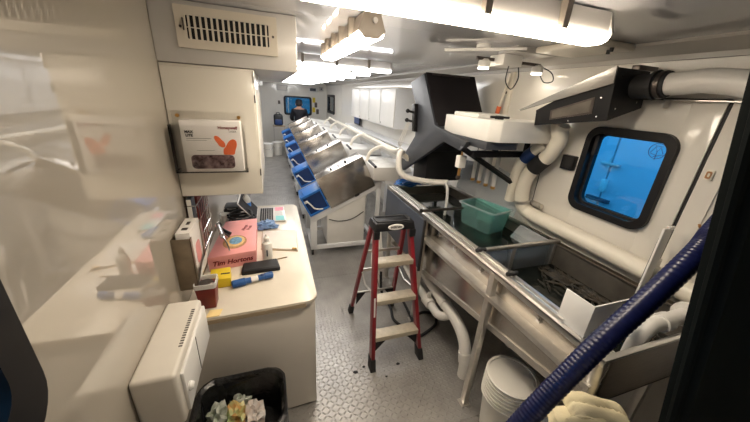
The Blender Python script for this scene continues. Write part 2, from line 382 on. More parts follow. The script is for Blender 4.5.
# outside
g = struct('ground', MB().box(-30, 30, -30, 45, -1.0, -.9), 'ground')
sh = thing('storage_shed', 'pale panelled shed seen through the large window in the right wall', 'shed', (4.2, 1.5, -.9))
for i in range(9):
    obj('wall_panel', MB().box(4.2, 4.26, -1.35 + i * .8 + .010, -1.35 + (i + 1) * .8 - .010, -.9, 3.2, .008), 'shed_white', sh)
obj('shed_frame', MB().box(4.26, 5.6, -1.35, 5.85, -.9, 3.2), 'slate', sh)
obj('door_latch', MB().box(4.15, 4.2, 2.53, 2.75, 1.355, 1.39, .008).cyl((4.17, 2.65, 1.30), (4.17, 2.65, 1.46), .014), 'steel_bright', sh)
obj('bracket', MB().box(4.14, 4.2, 2.50, 2.80, .86, .91, .008), 'slate', sh)
obj('door_handle', MB().box(4.13, 4.2, 2.60, 2.66, 1.0, 1.17, .012), 'plastic_white', sh)
obj('drip_rail', MB().box(4.15, 4.2, 1.2, 2.64, .60, .66, .008), 'slate', sh)

# ------------------------------------------------------------------ ceiling soffit, register, wall cabinet
so = struct('trim_7', MB().box(LX, .147, 1.8, 4.2, 2.097, CZ - .001, .006), 'soffit')
rg = thing('air_register', 'cream slotted air register on the ceiling duct at upper left', 'vent', (-.17, 1.8, 2.25))
FR = (-.395, .050, 2.163, 2.337)
obj('register_frame', MB().ring('y', 1.784, 1.7995, FR, .004, (-.352, .010, 2.202, 2.300), .004, 2), 'register', rg)
obj('duct_opening', MB().box(-.354, .012, 1.7955, 1.7995, 2.200, 2.302), 'black', rg)
for i in range(15):
    x = -.340 + i * (.338 / 14)
    obj('slat', MB().box(x - .0045, x + .0045, 1.786, 1.796, 2.202, 2.300, .001, 1), 'register', rg)
obj('cross_bar', MB().box(-.352, .010, 1.790, 1.7955, 2.249, 2.253), 'register', rg)
for x in (-.375, .030): obj('screw', MB().cyl((x, 1.784, 2.25), (x, 1.780, 2.25), .006, 10), 'dark_metal', rg)
obj('damper_lever', MB().box(-.364, -.359, 1.770, 1.785, 2.235, 2.285, .001), 'dark_metal', rg)
cb = thing('wall_cabinet', 'cream wall cabinet hanging below the duct, earplug box on its face', 'cabinet', (-.28, 2.2, 1.42))
obj('body', MB().box(LX + .001, -.076, 1.812, 2.6, 1.415, 2.094, .004), 'panel_white', cb)
obj('door', MB().box(LX + .004, -.084, 1.8, 1.812, 1.42, 2.082, .003), 'panel_white', cb)
obj('hinge', MB().box(-.083, -.075, 1.797, 1.812, 2.03, 2.09, .002), 'steel_bright', cb)
for z in (1.55, 1.95): obj('edge_clip', MB().box(-.083, -.077, 1.799, 1.811, z - .02, z + .02, .001), 'dark_metal', cb)
# acrylic holder with the earplug carton
ah = thing('acrylic_holder', 'clear acrylic pocket screwed to the cream wall cabinet', 'holder', (-.31, 1.8, 1.575))
obj('back_plate', MB().box(-.478, -.138, 1.796, 1.7995, 1.575, 1.875, .001), 'acrylic', ah)
obj('front_plate', MB().box(-.478, -.138, 1.702, 1.705, 1.575, 1.815, .001), 'acrylic', ah)
obj('bottom_plate', MB().box(-.478, -.138, 1.705, 1.796, 1.575, 1.579), 'acrylic', ah)
for x in (-.478, -.141): obj('side_plate', MB().box(x, x + .003, 1.705, 1.796, 1.579, 1.815), 'acrylic', ah)
for x in (-.452, -.168): obj('screw', MB().cyl((x, 1.796, 1.853), (x, 1.787, 1.853), .009, 12).cyl((x, 1.7875, 1.853), (x, 1.786, 1.853), .004, 8), 'brass', ah)
eb = thing('earplug_box', 'white earplug carton with orange plugs printed on it in the acrylic pocket', 'box', (-.29, 1.75, 1.5795))
X0, X1, Z0, Z1, F = -.432, -.158, 1.5795, 1.838, 1.712
obj('carton', MB().box(X0, X1, F, 1.792, Z0, Z1, .003), 'card_white', eb)
obj('window_opening', MB().rrect('y', F - .0012, F + .0002, (-.402, -.200, 1.596, 1.668), .02), 'foil_dark', eb)
for (cx, cz, l, r, an) in ((-.262, 1.737, .046, .0150, -.62), (-.214, 1.702, .068, .026, .45)):
    pl = []
    for k in range(24):
        t = 2 * PI * k / 24; lx = math.cos(t) * r * (1.12 if math.sin(t) < 0 else .92); lz = math.copysign(abs(math.sin(t)) ** .8, math.sin(t)) * l * .75
        pl.append((cx + lx * math.cos(an) + lz * math.sin(an), max(1.669, cz - lx * math.sin(an) + lz * math.cos(an))))
    obj('printed_plug', MB().prism(pl, 'y', F - .0010, F + .0002), 'orange', eb)
text('lettering', 'Honeywell', .021, frame((-.218, F - .0008, 1.806), (1, 0, 0), (0, 0, 1)), 'red_rail', eb, bold=.0006)
text('lettering', 'LASER', .013, frame((-.196, F - .0008, 1.788), (1, 0, 0), (0, 0, 1)), 'dark_metal', eb)
text('lettering', 'MAX\nLITE', .017, frame((-.395, F - .0008, 1.774), (1, 0, 0), (0, 0, 1)), 'black', eb, bold=.0008)
obj('printed_rule', MB().box(-.41, -.30, F - .0006, F + .0002, 1.750, 1.752).box(-.41, -.32, F - .0006, F + .0002, 1.741, 1.7425).box(-.37, -.29, F - .0006, F + .0002, 1.690, 1.6915), 'dark_metal', eb)

# ------------------------------------------------------------------ light fixtures
def fixture_x(x0, x1, y, lab, warm, wdt=.13):
    t = thing('ceiling_light', lab, 'light', ((x0 + x1) / 2, y, CZ), 'tube light fixtures on the ceiling'); h = wdt / 2
    obj('housing', MB().prism([(y - h * .8, 2.275), (y + h * .8, 2.275), (y + h * .62, 2.352), (y - h * .62, 2.352)], 'x', x0 + .015, x1 - .015), 'housing', t)
    obj('diffuser', MB().prism([(y - h, 2.275), (y + h, 2.275), (y + h * .86, 2.255), (y + h * .5, 2.246), (y - h * .5, 2.246), (y - h * .86, 2.255)], 'x', x0 + .012, x1 - .012, .004), 'diffuser_warm' if warm else 'diffuser_cool', t)
    for x in (x0, x1 - .014): obj('end_cap', MB().prism([(y - h, 2.28), (y - h * .6, 2.352), (y + h * .6, 2.352), (y + h, 2.28), (y + h * .5, 2.25), (y - h * .5, 2.25)], 'x', x, x + .014, .002), 'housing', t)
    for k in (.22, .5, .78):
        x = x0 + (x1 - x0) * k
        for e_ in (-1, 1): obj('clip', MB().box(x - .012, x + .012, y + e_ * h * .55, y + e_ * (h + .006), 2.268, 2.352, .002), 'clip_grey', t)
    for xm in (x0 + .2, x1 - .25): obj('mount', MB().box(xm, xm + .05, y - .02, y + .02, 2.35, CZ), 'housing', t)
    return t
fixture_x(.085, 1.25, 1.0, 'long tube light across the ceiling closest to the front of the trailer', True, .125)
def fixture_y(x, y0, y1, lab):
    t = thing('ceiling_light', lab, 'light', (x, (y0 + y1) / 2, CZ), 'tube light fixtures on the ceiling'); h = .065
    obj('housing', MB().prism([(x - h * .8, 2.275), (x + h * .8, 2.275), (x + h * .62, 2.352), (x - h * .62, 2.352)], 'y', y0 + .015, y1 - .015), 'lamp_brown', t)
    obj('diffuser', MB().prism([(x - h, 2.275), (x + h, 2.275), (x + h * .86, 2.255), (x + h * .5, 2.246), (x - h * .5, 2.246), (x - h * .86, 2.255)], 'y', y0 + .012, y1 - .012, .004), 'diffuser_warm', t)
    for y in (y0, y1 - .014): obj('end_cap', MB().prism([(x - h, 2.28), (x - h * .6, 2.352), (x + h * .6, 2.352), (x + h, 2.28), (x + h * .5, 2.25), (x - h * .5, 2.25)], 'y', y, y + .014, .002), 'lamp_brown', t)
    obj('cord_grip', MB().cyl((x + .01, y0 - .012, 2.32), (x + .01, y0 + .01, 2.32), .012, 10), 'housing', t)
    for k in (.15, .35, .55, .75, .92):
        y = y0 + (y1 - y0) * k
        for e_ in (-1, 1): obj('clip', MB().box(x + e_ * h * .55, x + e_ * (h + .006), y - .010, y + .010, 2.268, 2.352, .002), 'clip_grey', t)
    for ym in (y0 + .2, y1 - .25): obj('mount', MB().box(x - .02, x + .02, ym, ym + .05, 2.35, CZ), 'housing', t)
fixture_y(.455, 1.47, 2.60, 'tube light running lengthwise beside the duct, clipped to ceiling')
words = ['first', 'second', 'third', 'fourth', 'fifth', 'sixth', 'seventh', 'eighth', 'ninth', 'tenth']
base = None
for k in range(10):
    lab = '%s crosswise tube light counting back over the blue-bin machines' % words[k]
    if k == 0: base = fixture_x(.05, 1.25, 3.3, lab, False)
    else: dup(base, (.65, 3.3 + .76 * k, CZ), lab)

# ------------------------------------------------------------------ left wall dispensers
dp = thing('towel_dispenser', 'cream plastic dispenser with slots and knob low on the left wall', 'dispenser', (-.43, 1.1, .84))
obj('body', MB().box(LX + .001, -.362, .885, 1.31, .84, 1.078, .014, 3), 'dispenser', dp)
obj('front_cover', MB().box(-.364, -.350, .92, 1.30, .86, 1.045, .005), 'plastic_white', dp)
for i in range(16):
    y = 1.02 + i * .014
    obj('slot', MB().box(-.385, -.372, y, y + .007, 1.0775, 1.0786), 'dark_metal', dp)
obj('knob', MB().lathe([(.016, 0), (.018, .006), (.012, .016), (.0, .018)], (0, 0, 0), 14, frame((-.350, .945, .955), (0, 1, 0), (0, 0, 1))), 'plastic_white', dp)
obj('hinge_line', MB().box(-.3505, -.3485, 1.10, 1.105, .87, 1.04), 'dark_metal', dp)
gd = thing('glove_dispenser', 'stainless steel wall holder gripping a white glove carton above the counter', 'dispenser', (-.455, 1.6, 1.005))
b = MB(); b.box(LX + .001, -.415, 1.5, 1.504, 1.005, 1.295, .001); b.box(LX + .001, -.415, 1.745, 1.749, 1.005, 1.295, .001); b.box(LX + .001, LX + .004, 1.504, 1.745, 1.005, 1.295); b.box(LX + .004, -.415, 1.504, 1.745, 1.005, 1.009)
obj('holder', b, 'holder_metal', gd)
for ya in (1.5, 1.72): obj('front_lip', MB().box(-.419, -.415, ya, ya + .029, 1.005, 1.295), 'holder_metal', gd)
gc = thing('glove_carton', 'white glove carton inside the stainless holder, flap and print showing', 'box', (-.45, 1.62, 1.0095))
obj('carton', MB().box(-.485, -.421, 1.53, 1.735, 1.0095, 1.315, .002), 'card_white', gc)
obj('opening', MB().rrect('x', -.4215, -.4195, (1.59, 1.68, 1.10, 1.22), .03), 'pink', gc)
obj('printed_rule', MB().box(-.468, -.44, 1.57, 1.60, 1.3148, 1.3154).box(-.462, -.445, 1.64, 1.68, 1.3148, 1.3154), 'dark_metal', gc)
obj('flap', MB().quads([(-.4195, 1.54, 1.02), (-.4195, 1.73, 1.02), (-.385, 1.73, 1.16), (-.395, 1.54, 1.12), (-.4175, 1.54, 1.018), (-.4175, 1.73, 1.018), (-.383, 1.73, 1.16), (-.393, 1.54, 1.12)], [(0, 1, 2, 3), (4, 5, 6, 7), (0, 1, 5, 4), (1, 2, 6, 5), (2, 3, 7, 6), (3, 0, 4, 7)]), 'paper', gc)
wr = thing('wire_rack', 'white wire file rack on the left wall under the cream cabinet', 'rack', (-.47, 1.95, 1.05))
b = MB()
for i in range(7): b.cyl((-.440, 1.80 + i * .05, 1.06), (-.440, 1.80 + i * .05, 1.36), .0025, 6)
for z in (1.06, 1.16, 1.26, 1.36): b.tube([(LX + .002, 1.80, z), (-.440, 1.80, z), (-.440, 2.10, z), (LX + .002, 2.10, z)], .003, 6)
obj('wire_frame', b, 'chrome', wr)
bk = thing('binder', 'dark red binder standing in the white wire file rack', 'binder', (-.47, 1.98, 1.065))
obj('cover', MB().box(-.489, -.452, 1.90, 2.06, 1.065, 1.38, .003), 'maroon', bk); obj('page_block', MB().box(-.485, -.456, 1.905, 2.062, 1.07, 1.376), 'paper', bk)
bk = thing('folder', 'green folder at the front of the white wire file rack', 'folder', (-.47, 1.85, 1.065))
obj('cover', MB().box(-.488, -.460, 1.81, 1.885, 1.065, 1.40, .003), 'slate', bk); obj('page_block', MB().box(-.485, -.463, 1.806, 1.884, 1.07, 1.395), 'paper', bk)

# ------------------------------------------------------------------ counter
ct = thing('counter', 'cream counter with rounded end along the left wall', 'counter', (-.16, 2.25, 0))
def roundpoly(x0, x1, y0, y1, r):
    out = [(x0, y0)]
    for k in range(7): a = -PI / 2 + k / 6 * PI / 2; out.append((x1 - r + r * math.cos(a), y0 + r + r * math.sin(a)))
    for k in range(7): a = k / 6 * PI / 2; out.append((x1 - r + r * math.cos(a), y1 - r + r * math.sin(a)))
    return out + [(x0, y1)]
rp = roundpoly(LX + .001, .195, 1.425, 3.06, .07); rp[0] = (LX + .001, 1.402)
obj('worktop', MB().prism(rp, 'z', .855, .88, .003), 'counter', ct)
obj('edge_strip', MB().hexa([(-.49, 1.398, .842), (.125, 1.4215, .842), (.125, 1.4255, .842), (-.49, 1.403, .842)], [(-.49, 1.398, .866), (.125, 1.4215, .866), (.125, 1.4255, .866), (-.49, 1.403, .866)]), 'counter_edge', ct)
obj('front_panel', MB().prism([(LX + .001, 1.418), (.18, 1.448), (.18, 1.476), (LX + .001, 1.44)], 'z', .012, .855, .002), 'counter_side', ct)
obj('side_panel', MB().box(.16, .18, 1.476, 3.04, .012, .855, .002), 'counter_side', ct)
obj('plinth', MB().box(LX + .001, .165, 1.47, 3.03, 0, .013), 'rubber', ct)
obj('back_panel', MB().box(LX + .001, .16, 3.02, 3.04, .012, .855, .002), 'counter_side', ct)
T = .88
# waste bin with liner
wb = thing('waste_bin', 'black bin with a plastic liner in front of the cream counter', 'bin', (-.22, 1.12, 0))
def bin_ring(x0, x1, y0, y1, r, z, n=6, wob=0.0):
    out = []
    for cx, cy, st in ((x1 - r, y1 - r, 0), (x0 + r, y1 - r, 1), (x0 + r, y0 + r, 2), (x1 - r, y0 + r, 3)):
        for i in range(n + 1):
            a = (st + i / n) * PI / 2; out.append(Vector((cx + r * math.cos(a) + random.uniform(-wob, wob), cy + r * math.sin(a) + random.uniform(-wob, wob), z + random.uniform(-wob, wob))))
    return out
def loft(rings, capb=True):
    b = bmesh.new(); R = [[b.verts.new(p) for p in r] for r in rings]; n = len(R[0])
    for A, B in zip(R, R[1:]):
        for k in range(n): b.faces.new((A[k], A[(k + 1) % n], B[(k + 1) % n], B[k]))
    if capb: b.faces.new(R[0][::-1]); b.faces.new(R[-1])
    bmesh.ops.recalc_face_normals(b, faces=b.faces); mb = MB(); mb._merge(b); return mb
bx = lambda g, z, w=0.0: bin_ring(-.425 - g, -.015 + g, .93 - g, 1.275 + g, .09, z, 6, w)
obj('bin_body', loft([bx(-.05, 0), bx(-.012, .575), bx(-.02, .575), bx(-.056, .008)]), 'black', wb)
obj('liner', loft([bx(.0, .38, .008), bx(.004, .46, .006), bx(.006, .54, .004), bx(.004, .598, .003), bx(-.006, .604, .003), bx(-.018, .592, .003), bx(-.03, .50, .008), bx(-.045, .38, .012), bx(-.07, .30, .012)]), 'bag_black', wb)
rub = [('crumpled_wrapper', 'crumpled silver grey wrapper at the left in the black bin', 'wrapper_grey', (-.335, 1.13, .49), .05, .065, .07, 1),
       ('crumpled_wrapper', 'green and orange food wrapper in the middle of the black bin', 'wrapper_green', (-.255, 1.13, .475), .055, .06, .055, 2),
       ('crumpled_wrapper', 'brown and white crumpled wrapper at the right in the bin', 'wrapper_brown', (-.175, 1.13, .47), .05, .055, .05, 3),
       ('crumpled_wrapper', 'pale wrapper lying behind the green food wrapper in the bin', 'wrapper_grey', (-.245, 1.205, .46), .05, .04, .045, 4)]
for n, l, m_, c, sx, sy, sz, sd in rub:
    solo(n, MB().blob(c, sx, sy, sz, sd, .75, 3, 11), m_, l, 'wrapper', (c[0], c[1], c[2] - sz), 'rubbish in the bin')

# items on the counter
pb = thing('doughnut_box', 'pink cardboard takeaway box with round emblem on the counter', 'box', (-.3, 2.15, T))
h = .098
bot = [(-.440, 1.865, T), (-.158, 1.915, T), (-.172, 2.48, T), (-.405, 2.45, T)]; top = [(p[0], p[1], T + h) for p in bot]
obj('carton', MB().hexa(bot, top, .002), 'pink', pb)
obj('lid', MB().hexa([(p[0] * 1.0 + (-.298 - p[0]) * -.008, p[1] + (2.17 - p[1]) * -.006, T + h - .03) for p in bot], [(p[0] + (-.298 - p[0]) * -.008, p[1] + (2.17 - p[1]) * -.006, T + h + .003) for p in bot], .002), 'pink', pb)
ux = Vector((.282, .05, 0)).normalized()
text('lettering', 'Tim Hortons', .046, frame((-.299, 1.8855, T + .050), ux, (0, 0, 1)), 'dark_red', pb, shear=.25, bold=.0012)
tz = T + h + .0035
text('lettering', 'Always\nFresh', .036, frame((-.235, 2.30, tz), (.20, .98, 0), (-.98, .20, 0)), 'dark_red', pb, shear=.2, bold=.0006)
obj('emblem_rim', MB().prism(ell((-.300, 2.07), .078, .105), 'z', tz - .001, tz + .0006), 'tan', pb)
obj('emblem_disc', MB().prism(ell((-.298, 2.08), .062, .084), 'z', tz, tz + .0012), 'orange_brown', pb)
obj('emblem_picture', MB().prism(ell((-.296, 2.085), .042, .058), 'z', tz + .001, tz + .0018).prism([(-.33, 2.05), (-.27, 2.06), (-.262, 2.075), (-.335, 2.066)], 'z', tz + .0015, tz + .0022), 'sky_print', pb)
# metal tool resting on box
tg = thing('tagging_gun', 'dark metal pistol grip tool lying on the pink box', 'tool', (-.39, 2.10, tz))
obj('body', MB().cyl((-.425, 2.26, tz + .055), (-.36, 2.00, tz + .085), .016, 12).cyl((-.43, 2.28, tz + .053), (-.425, 2.26, tz + .055), .022, 12), 'chrome', tg)
obj('needle', MB().tube([(-.36, 2.00, tz + .085), (-.335, 1.955, tz + .06), (-.318, 1.93, tz + .004)], .005, 8), 'chrome', tg)
obj('grip', MB().tube([(-.415, 2.22, tz + .05), (-.375, 2.20, tz + .025), (-.34, 2.18, tz + .0125)], .014, 10), 'black', tg)
obj('trigger', MB().tube([(-.40, 2.12, tz + .065), (-.36, 2.13, tz + .035), (-.345, 2.14, tz + .012)], .008, 8), 'dark_metal', tg)
# bottle
bo = thing('squeeze_bottle', 'white squeeze bottle beside the pink box', 'bottle', (-.085, 1.955, T))
obj('body', MB().lathe([(.030, 0), (.034, .006), (.034, .115), (.030, .130), (.016, .142), (.014, .15)], (-.085, 1.955, T), 20), 'plastic_white', bo)
obj('cap', MB().lathe([(.019, .15), (.019, .172), (.013, .178), (.007, .182), (.005, .195)], (-.085, 1.955, T), 16), 'plastic_white', bo)
obj('printed_label', MB().tube([(-.085 + .0345 * math.cos(a), 1.955 + .0345 * math.sin(a), T + .065) for a in [(-1.9 + .12 * k) for k in range(9)]], .0008, 4).box(-.093, -.078, 1.9198, 1.9212, T + .035, T + .105), 'card_white', bo)
obj('printed_mark', MB().box(-.090, -.081, 1.9190, 1.9202, T + .04, T + .09), 'slate', bo)
# dark case
dc = thing('tool_case', 'flat black case behind the blue torch on the counter', 'case', (-.13, 1.84, T))
obj('case_body', MB().hexa([(-.243, 1.772, T), (-.005, 1.785, T), (-.022, 1.905, T), (-.240, 1.885, T)], [(-.243, 1.772, T + .028), (-.005, 1.785, T + .028), (-.022, 1.905, T + .028), (-.240, 1.885, T + .028)], .006), 'black', dc)
obj('lid', MB().hexa([(-.236, 1.780, T + .028), (-.012, 1.792, T + .028), (-.028, 1.899, T + .028), (-.234, 1.879, T + .028)], [(-.232, 1.784, T + .032), (-.016, 1.796, T + .032), (-.032, 1.895, T + .032), (-.230, 1.875, T + .032)], .001), 'rubber', dc)
# torch
tr = thing('blue_torch', 'blue cylindrical torch lying in front of the black case', 'torch', (-.165, 1.68, T))
p, q = Vector((-.285, 1.652, T + .024)), Vector((-.052, 1.712, T + .024)); L = lambda t: p + (q - p) * t
obj('barrel', MB().tube([L(.0), L(.02), L(.30), L(.33), L(.78), L(.80), L(.98), L(1)], [.019, .0235, .0235, .018, .018, .0215, .0215, .016], 16), 'blue_tool', tr)
obj('label_band', MB().tube([L(.45), L(.62)], .0185, 16), 'card_white', tr)
obj('switch', MB().box(-.125, -.105, 1.683, 1.699, T + .040, T + .046, .002), 'blue_dark', tr)
pc = thing('pencil', 'wooden pencil by the foot of the white squeeze bottle', 'pencil', (-.01, 1.93, T))
obj('barrel', MB().cyl((-.048, 1.927, T + .004), (.035, 1.945, T + .004), .0038, 6), 'wood', pc); obj('tip', MB().cyl((.035, 1.945, T + .004), (.05, 1.948, T + .004), .0038, 6, .0006), 'dark_metal', pc)
# yellow box
yb = thing('yellow_box', 'small yellow box with black print behind the red container', 'box', (-.33, 1.73, T))
obj('carton', MB().hexa([(-.40, 1.665, T), (-.290, 1.672, T), (-.305, 1.80, T), (-.415, 1.795, T)], [(-.40, 1.665, T + .06), (-.290, 1.672, T + .06), (-.305, 1.80, T + .06), (-.415, 1.795, T + .06)], .002), 'yellow', yb)
obj('printed_mark', MB().box(-.350, -.30, 1.7205, 1.735, T + .0598, T + .0606), 'black', yb)
# red container
rc = thing('sharps_container', 'dark red plastic container with clear lid at the counter edge', 'container', (-.38, 1.52, T))
obj('tub', MB().hexa([(-.422, 1.485, T), (-.345, 1.485, T), (-.345, 1.56, T), (-.422, 1.56, T)], [(-.432, 1.475, T + .135), (-.335, 1.475, T + .135), (-.335, 1.57, T + .135), (-.432, 1.57, T + .135)], .006), 'maroon', rc)
obj('contents', MB().blob((-.383, 1.523, T + .139), .04, .038, .010, 3, .5, 2, 14), 'dark_metal', rc)
obj('lid', MB().ring('z', T + .134, T + .160, (-.436, -.331, 1.471, 1.574), .014, (-.431, -.336, 1.476, 1.569), .010, 4), 'tube_clear', rc)
sn = solo('sticky_note', MB().hexa([(-.385, 1.412, T), (-.322, 1.412, T), (-.312, 1.465, T), (-.375, 1.468, T)], [(-.385, 1.412, T + .004), (-.322, 1.412, T + .005), (-.312, 1.465, T + .003), (-.375, 1.468, T + .003)]), 'pale_yellow', 'yellow sticky note at the counter edge before the red container', 'note', (-.36, 1.455, T))
# white trays / sheets with clips
tyr = thing('clipboard', 'white papers on a clipboard right of the squeeze bottle', 'clipboard', (.03, 2.2, T))
obj('board', MB().hexa([(-.135, 2.10, T), (.128, 2.02, T), (.145, 2.38, T), (-.13, 2.42, T)], [(-.135, 2.10, T + .006), (.128, 2.02, T + .006), (.145, 2.38, T + .006), (-.13, 2.42, T + .006)], .001), 'counter_edge', tyr)
obj('papers', MB().hexa([(-.13, 2.112, T + .006), (.124, 2.034, T + .006), (.14, 2.375, T + .006), (-.126, 2.415, T + .006)], [(-.13, 2.112, T + .012), (.124, 2.034, T + .012), (.14, 2.375, T + .012), (-.126, 2.415, T + .012)], .001), 'paper', tyr)
obj('clip', MB().hexa([(.085, 2.040, T + .012), (.120, 2.030, T + .012), (.123, 2.052, T + .012), (.088, 2.062, T + .012)], [(.09, 2.044, T + .02), (.117, 2.035, T + .02), (.119, 2.050, T + .02), (.092, 2.058, T + .02)]), 'brass', tyr)
# laptop, hinge on its left side
lp = thing('laptop', 'open silver laptop with pink and teal stickers at the counter far end', 'laptop', (-.05, 2.8, T))
obj('base', MB().box(-.178, .066, 2.60, 2.965, T, T + .016, .004), 'laptop_silver', lp)
kb = MB()
for i in range(6):
    for j in range(14): kb.box(-.158 + i * .020, -.142 + i * .020, 2.625 + j * .0225, 2.643 + j * .0225, T + .016, T + .0185)
obj('keyboard', kb, 'black', lp)['kind'] = 'stuff'
obj('touchpad', MB().box(-.025, .045, 2.74, 2.84, T + .016, T + .0167), 'housing', lp)
mx = Matrix.Translation((-.178, 2.60, T + .014)) @ Matrix.Rotation(math.radians(-38), 4, 'Y')
scr = obj('screen_lid', MB().box(-.008, 0, 0, .365, 0, .235, .003, 2, mx), 'laptop_silver', lp)
obj('display', MB().box(0, .001, .012, .353, .014, .225, 0, 2, mx), 'screen', lp)
obj('sticker', MB().box(-.022, .054, 2.855, 2.95, T + .016, T + .0172), 'pink_sticker', lp, 'pink sticker'); obj('sticker', MB().box(-.020, .056, 2.61, 2.72, T + .016, T + .0172), 'teal_sticker', lp, 'teal sticker')
solo('nitrile_glove', MB().blob((-.105, 2.50, T + .030), .075, .06, .028, 5, .8, 3, 12).blob((-.05, 2.475, T + .02), .05, .03, .019, 8, .7, 3, 12), 'nitrile', 'crumpled blue nitrile glove in front of the laptop', 'glove', (-.09, 2.5, T))
cc = thing('coiled_cable', 'tangled black cable beside the laptop behind the pink box', 'cable', (-.3, 2.6, T))
cp = [(-.30 + .10 * math.cos(k * .9) * (1 + .2 * math.sin(k * 2.3)), 2.60 + .085 * math.sin(k * .9) * (1 + .2 * math.cos(k * 1.7)), T + .012 + .004 * k) for k in range(26)]
obj('cord', MB().tube(cp, .010, 8, smooth=5), 'cable_black', cc)
obj('plug', MB().box(-.235, -.20, 2.50, 2.55, T, T + .028, .005), 'blue_dark', cc)
wt = thing('water_bottle', 'clear bottle with a blue label under the cream cabinet', 'bottle', (-.27, 2.83, T))
obj('body', MB().lathe([(.032, 0), (.036, .01), (.036, .15), (.030, .175), (.013, .20), (.013, .215)], (-.27, 2.83, T), 18), 'tube_clear', wt); obj('printed_label', MB().lathe([(.0366, .05), (.0366, .13)], (-.27, 2.83, T), 18), 'blue_bin', wt)
obj('cap', MB().lathe([(.015, .213), (.015, .23), (.012, .232)], (-.27, 2.83, T), 14), 'plastic_white', wt)
cu = thing('paper_cup', 'white paper cup against the wall behind the pink box', 'cup', (-.43, 2.62, T))
obj('cup_body', MB().lathe([(.026, 0), (.038, .10), (.040, .102), (.036, .10), (.025, .004)], (-.43, 2.62, T), 18), 'plastic_white', cu); obj('rolled_rim', MB().tube([(-.43 + .039 * math.cos(k * PI / 10), 2.62 + .039 * math.sin(k * PI / 10), T + .102) for k in range(21)], .003, 6), 'plastic_white', cu)
ph = thing('black_pouch', 'black zip pouch at the wall beyond the tangled cable', 'pouch', (-.40, 2.85, T))
obj('pouch_body', MB().box(-.47, -.33, 2.78, 2.95, T, T + .10, .03, 3), 'cable_black', ph); obj('zip', MB().tube([(-.47, 2.80, T + .085), (-.40, 2.776, T + .085), (-.33, 2.80, T + .085)], .004, 6), 'chrome', ph)

# ------------------------------------------------------------------ six tagging machines
MY = 3.46
mroot = thing('tagging_machine', 'nearest steel-covered machine with blue bin, just behind the ladder', 'machine', (.385, MY, 0), 'row of six steel and blue machines')
U = Vector((.8944, 0, .4472)); N = Vector((-.4472, 0, .8944)); O = Vector((.385, 0, .55))
def q3(a, b, y): v = O + U * a + N * b; return (v.x, MY + y, v.z)
def tilt(a0, a1, b0, b1, y0, y1, bev=0.0):
    return MB().hexa([q3(a0, b0, y0), q3(a1, b0, y0), q3(a1, b0, y1), q3(a0, b0, y1)], [q3(a0, b1, y0), q3(a1, b1, y0), q3(a1, b1, y1), q3(a0, b1, y1)], bev)
for y in (0, .58):
    fr = MB().prism([(.385, .085), (.465, .085), (.465, .54), (.385, .55)], 'y', MY + y, MY + y + .03, .003)
    fr.prism([(.385, .085), (1.30, .085), (1.30, .145), (.385, .145)], 'y', MY + y, MY + y + .03, .003)
    fr.prism([(.385, .455), (1.30, .912), (1.30, 1.005), (.385, .55)], 'y', MY + y, MY + y + .03, .003)
    fr.prism([(1.245, .145), (1.30, .145), (1.30, .95), (1.245, .92)], 'y', MY + y, MY + y + .03, .003)
    obj('side_frame', fr, 'machine_white', mroot)
for xr, zr in ((.387, .09), (.387, .48), (1.245, .09)): obj('cross_rail', MB().box(xr, xr + .053, MY + .03, MY + .58, zr, zr + .05, .003), 'machine_white', mroot)
obj('lower_cabinet', MB().prism([(.60, .145), (1.10, .145), (1.10, .845), (.60, .595)], 'y', MY + .012, MY + .56, .003), 'plastic_white', mroot)
obj('control_cable', MB().tube([(.62, MY + .006, .50), (.75, MY - .004, .47), (.92, MY - .004, .49), (1.08, MY + .006, .58)], .006, 6, smooth=6), 'cable_black', mroot)
obj('deck', tilt(.0, 1.0, -.012, 0.0, .03, .58), 'machine_white', mroot)
sb = obj('steel_cover', tilt(.283, .915, -.030, .402, -.012, .26, .006), 'steel', mroot)
kn = []
for a, r in ((.50, .012), (.60, .009), (.70, .016)):
    c = q3(a, .402, .08); d_ = q3(a, .424, .08)
    obj('knob', MB().cyl(c, d_, r, 10), 'black', sb)
obj('cover_seam', tilt(.285, .913, -.012, -.009, -.014, -.010), 'dark_metal', sb)
obj('foot_clip', tilt(.62, .68, -.034, -.018, -.024, -.012, .002), 'black', sb)
obj('motor', MB().hexa([q3(.27, .17, -.07), q3(.34, .17, -.07), q3(.34, .17, .0), q3(.27, .17, .0)], [q3(.27, .30, -.07), q3(.34, .30, -.07), q3(.34, .30, .0), q3(.27, .30, .0)], .008) if False else tilt(.270, .285, .10, .24, .02, .20, .003), 'black', mroot)
# blue bin: open box tilted, recess facing the aisle end
bb = MB()
a0, a1, b0, b1, ya, yb_ = .005, .275, .004, .285, -.02, .30
for (aa, ab, ba, bb_) in ((a0, a0 + .018, b0, b1), (a1 - .018, a1, b0, b1), (a0 + .018, a1 - .018, b0, b0 + .018), (a0 + .018, a1 - .018, b1 - .03, b1)):
    t_ = tilt(aa, ab, ba, bb_, ya, yb_, .003); me = bpy.data.meshes.new('t'); t_.bm.to_mesh(me); t_.bm.free(); bb.bm.from_mesh(me); bpy.data.meshes.remove(me)
blue = obj('blue_bin', bb, 'blue_bin', mroot)
obj('bin_panel', tilt(a0 + .018, a1 - .018, b0 + .018, b1 - .03, .02, .03), 'blue_dark', blue)
obj('bin_handle', MB().tube([q3(.06, .285, .02), q3(.06, .31, .05), q3(.06, .31, .20), q3(.06, .285, .24)], .006, 6), 'blue_bin', blue)
obj('air_tube', MB().tube([q3(.03, .20, -.01), q3(.06, .21, -.03), q3(.085, .15, -.035), q3(.10, .09, -.03), q3(.15, .05, -.03), q3(.19, .03, -.02)], .009, 8, smooth=5), 'pvc_white', blue)
obj('tube_fitting', MB().cyl(q3(.025, .20, -.005), q3(.065, .21, -.03), .016, 10), 'pvc_white', blue)
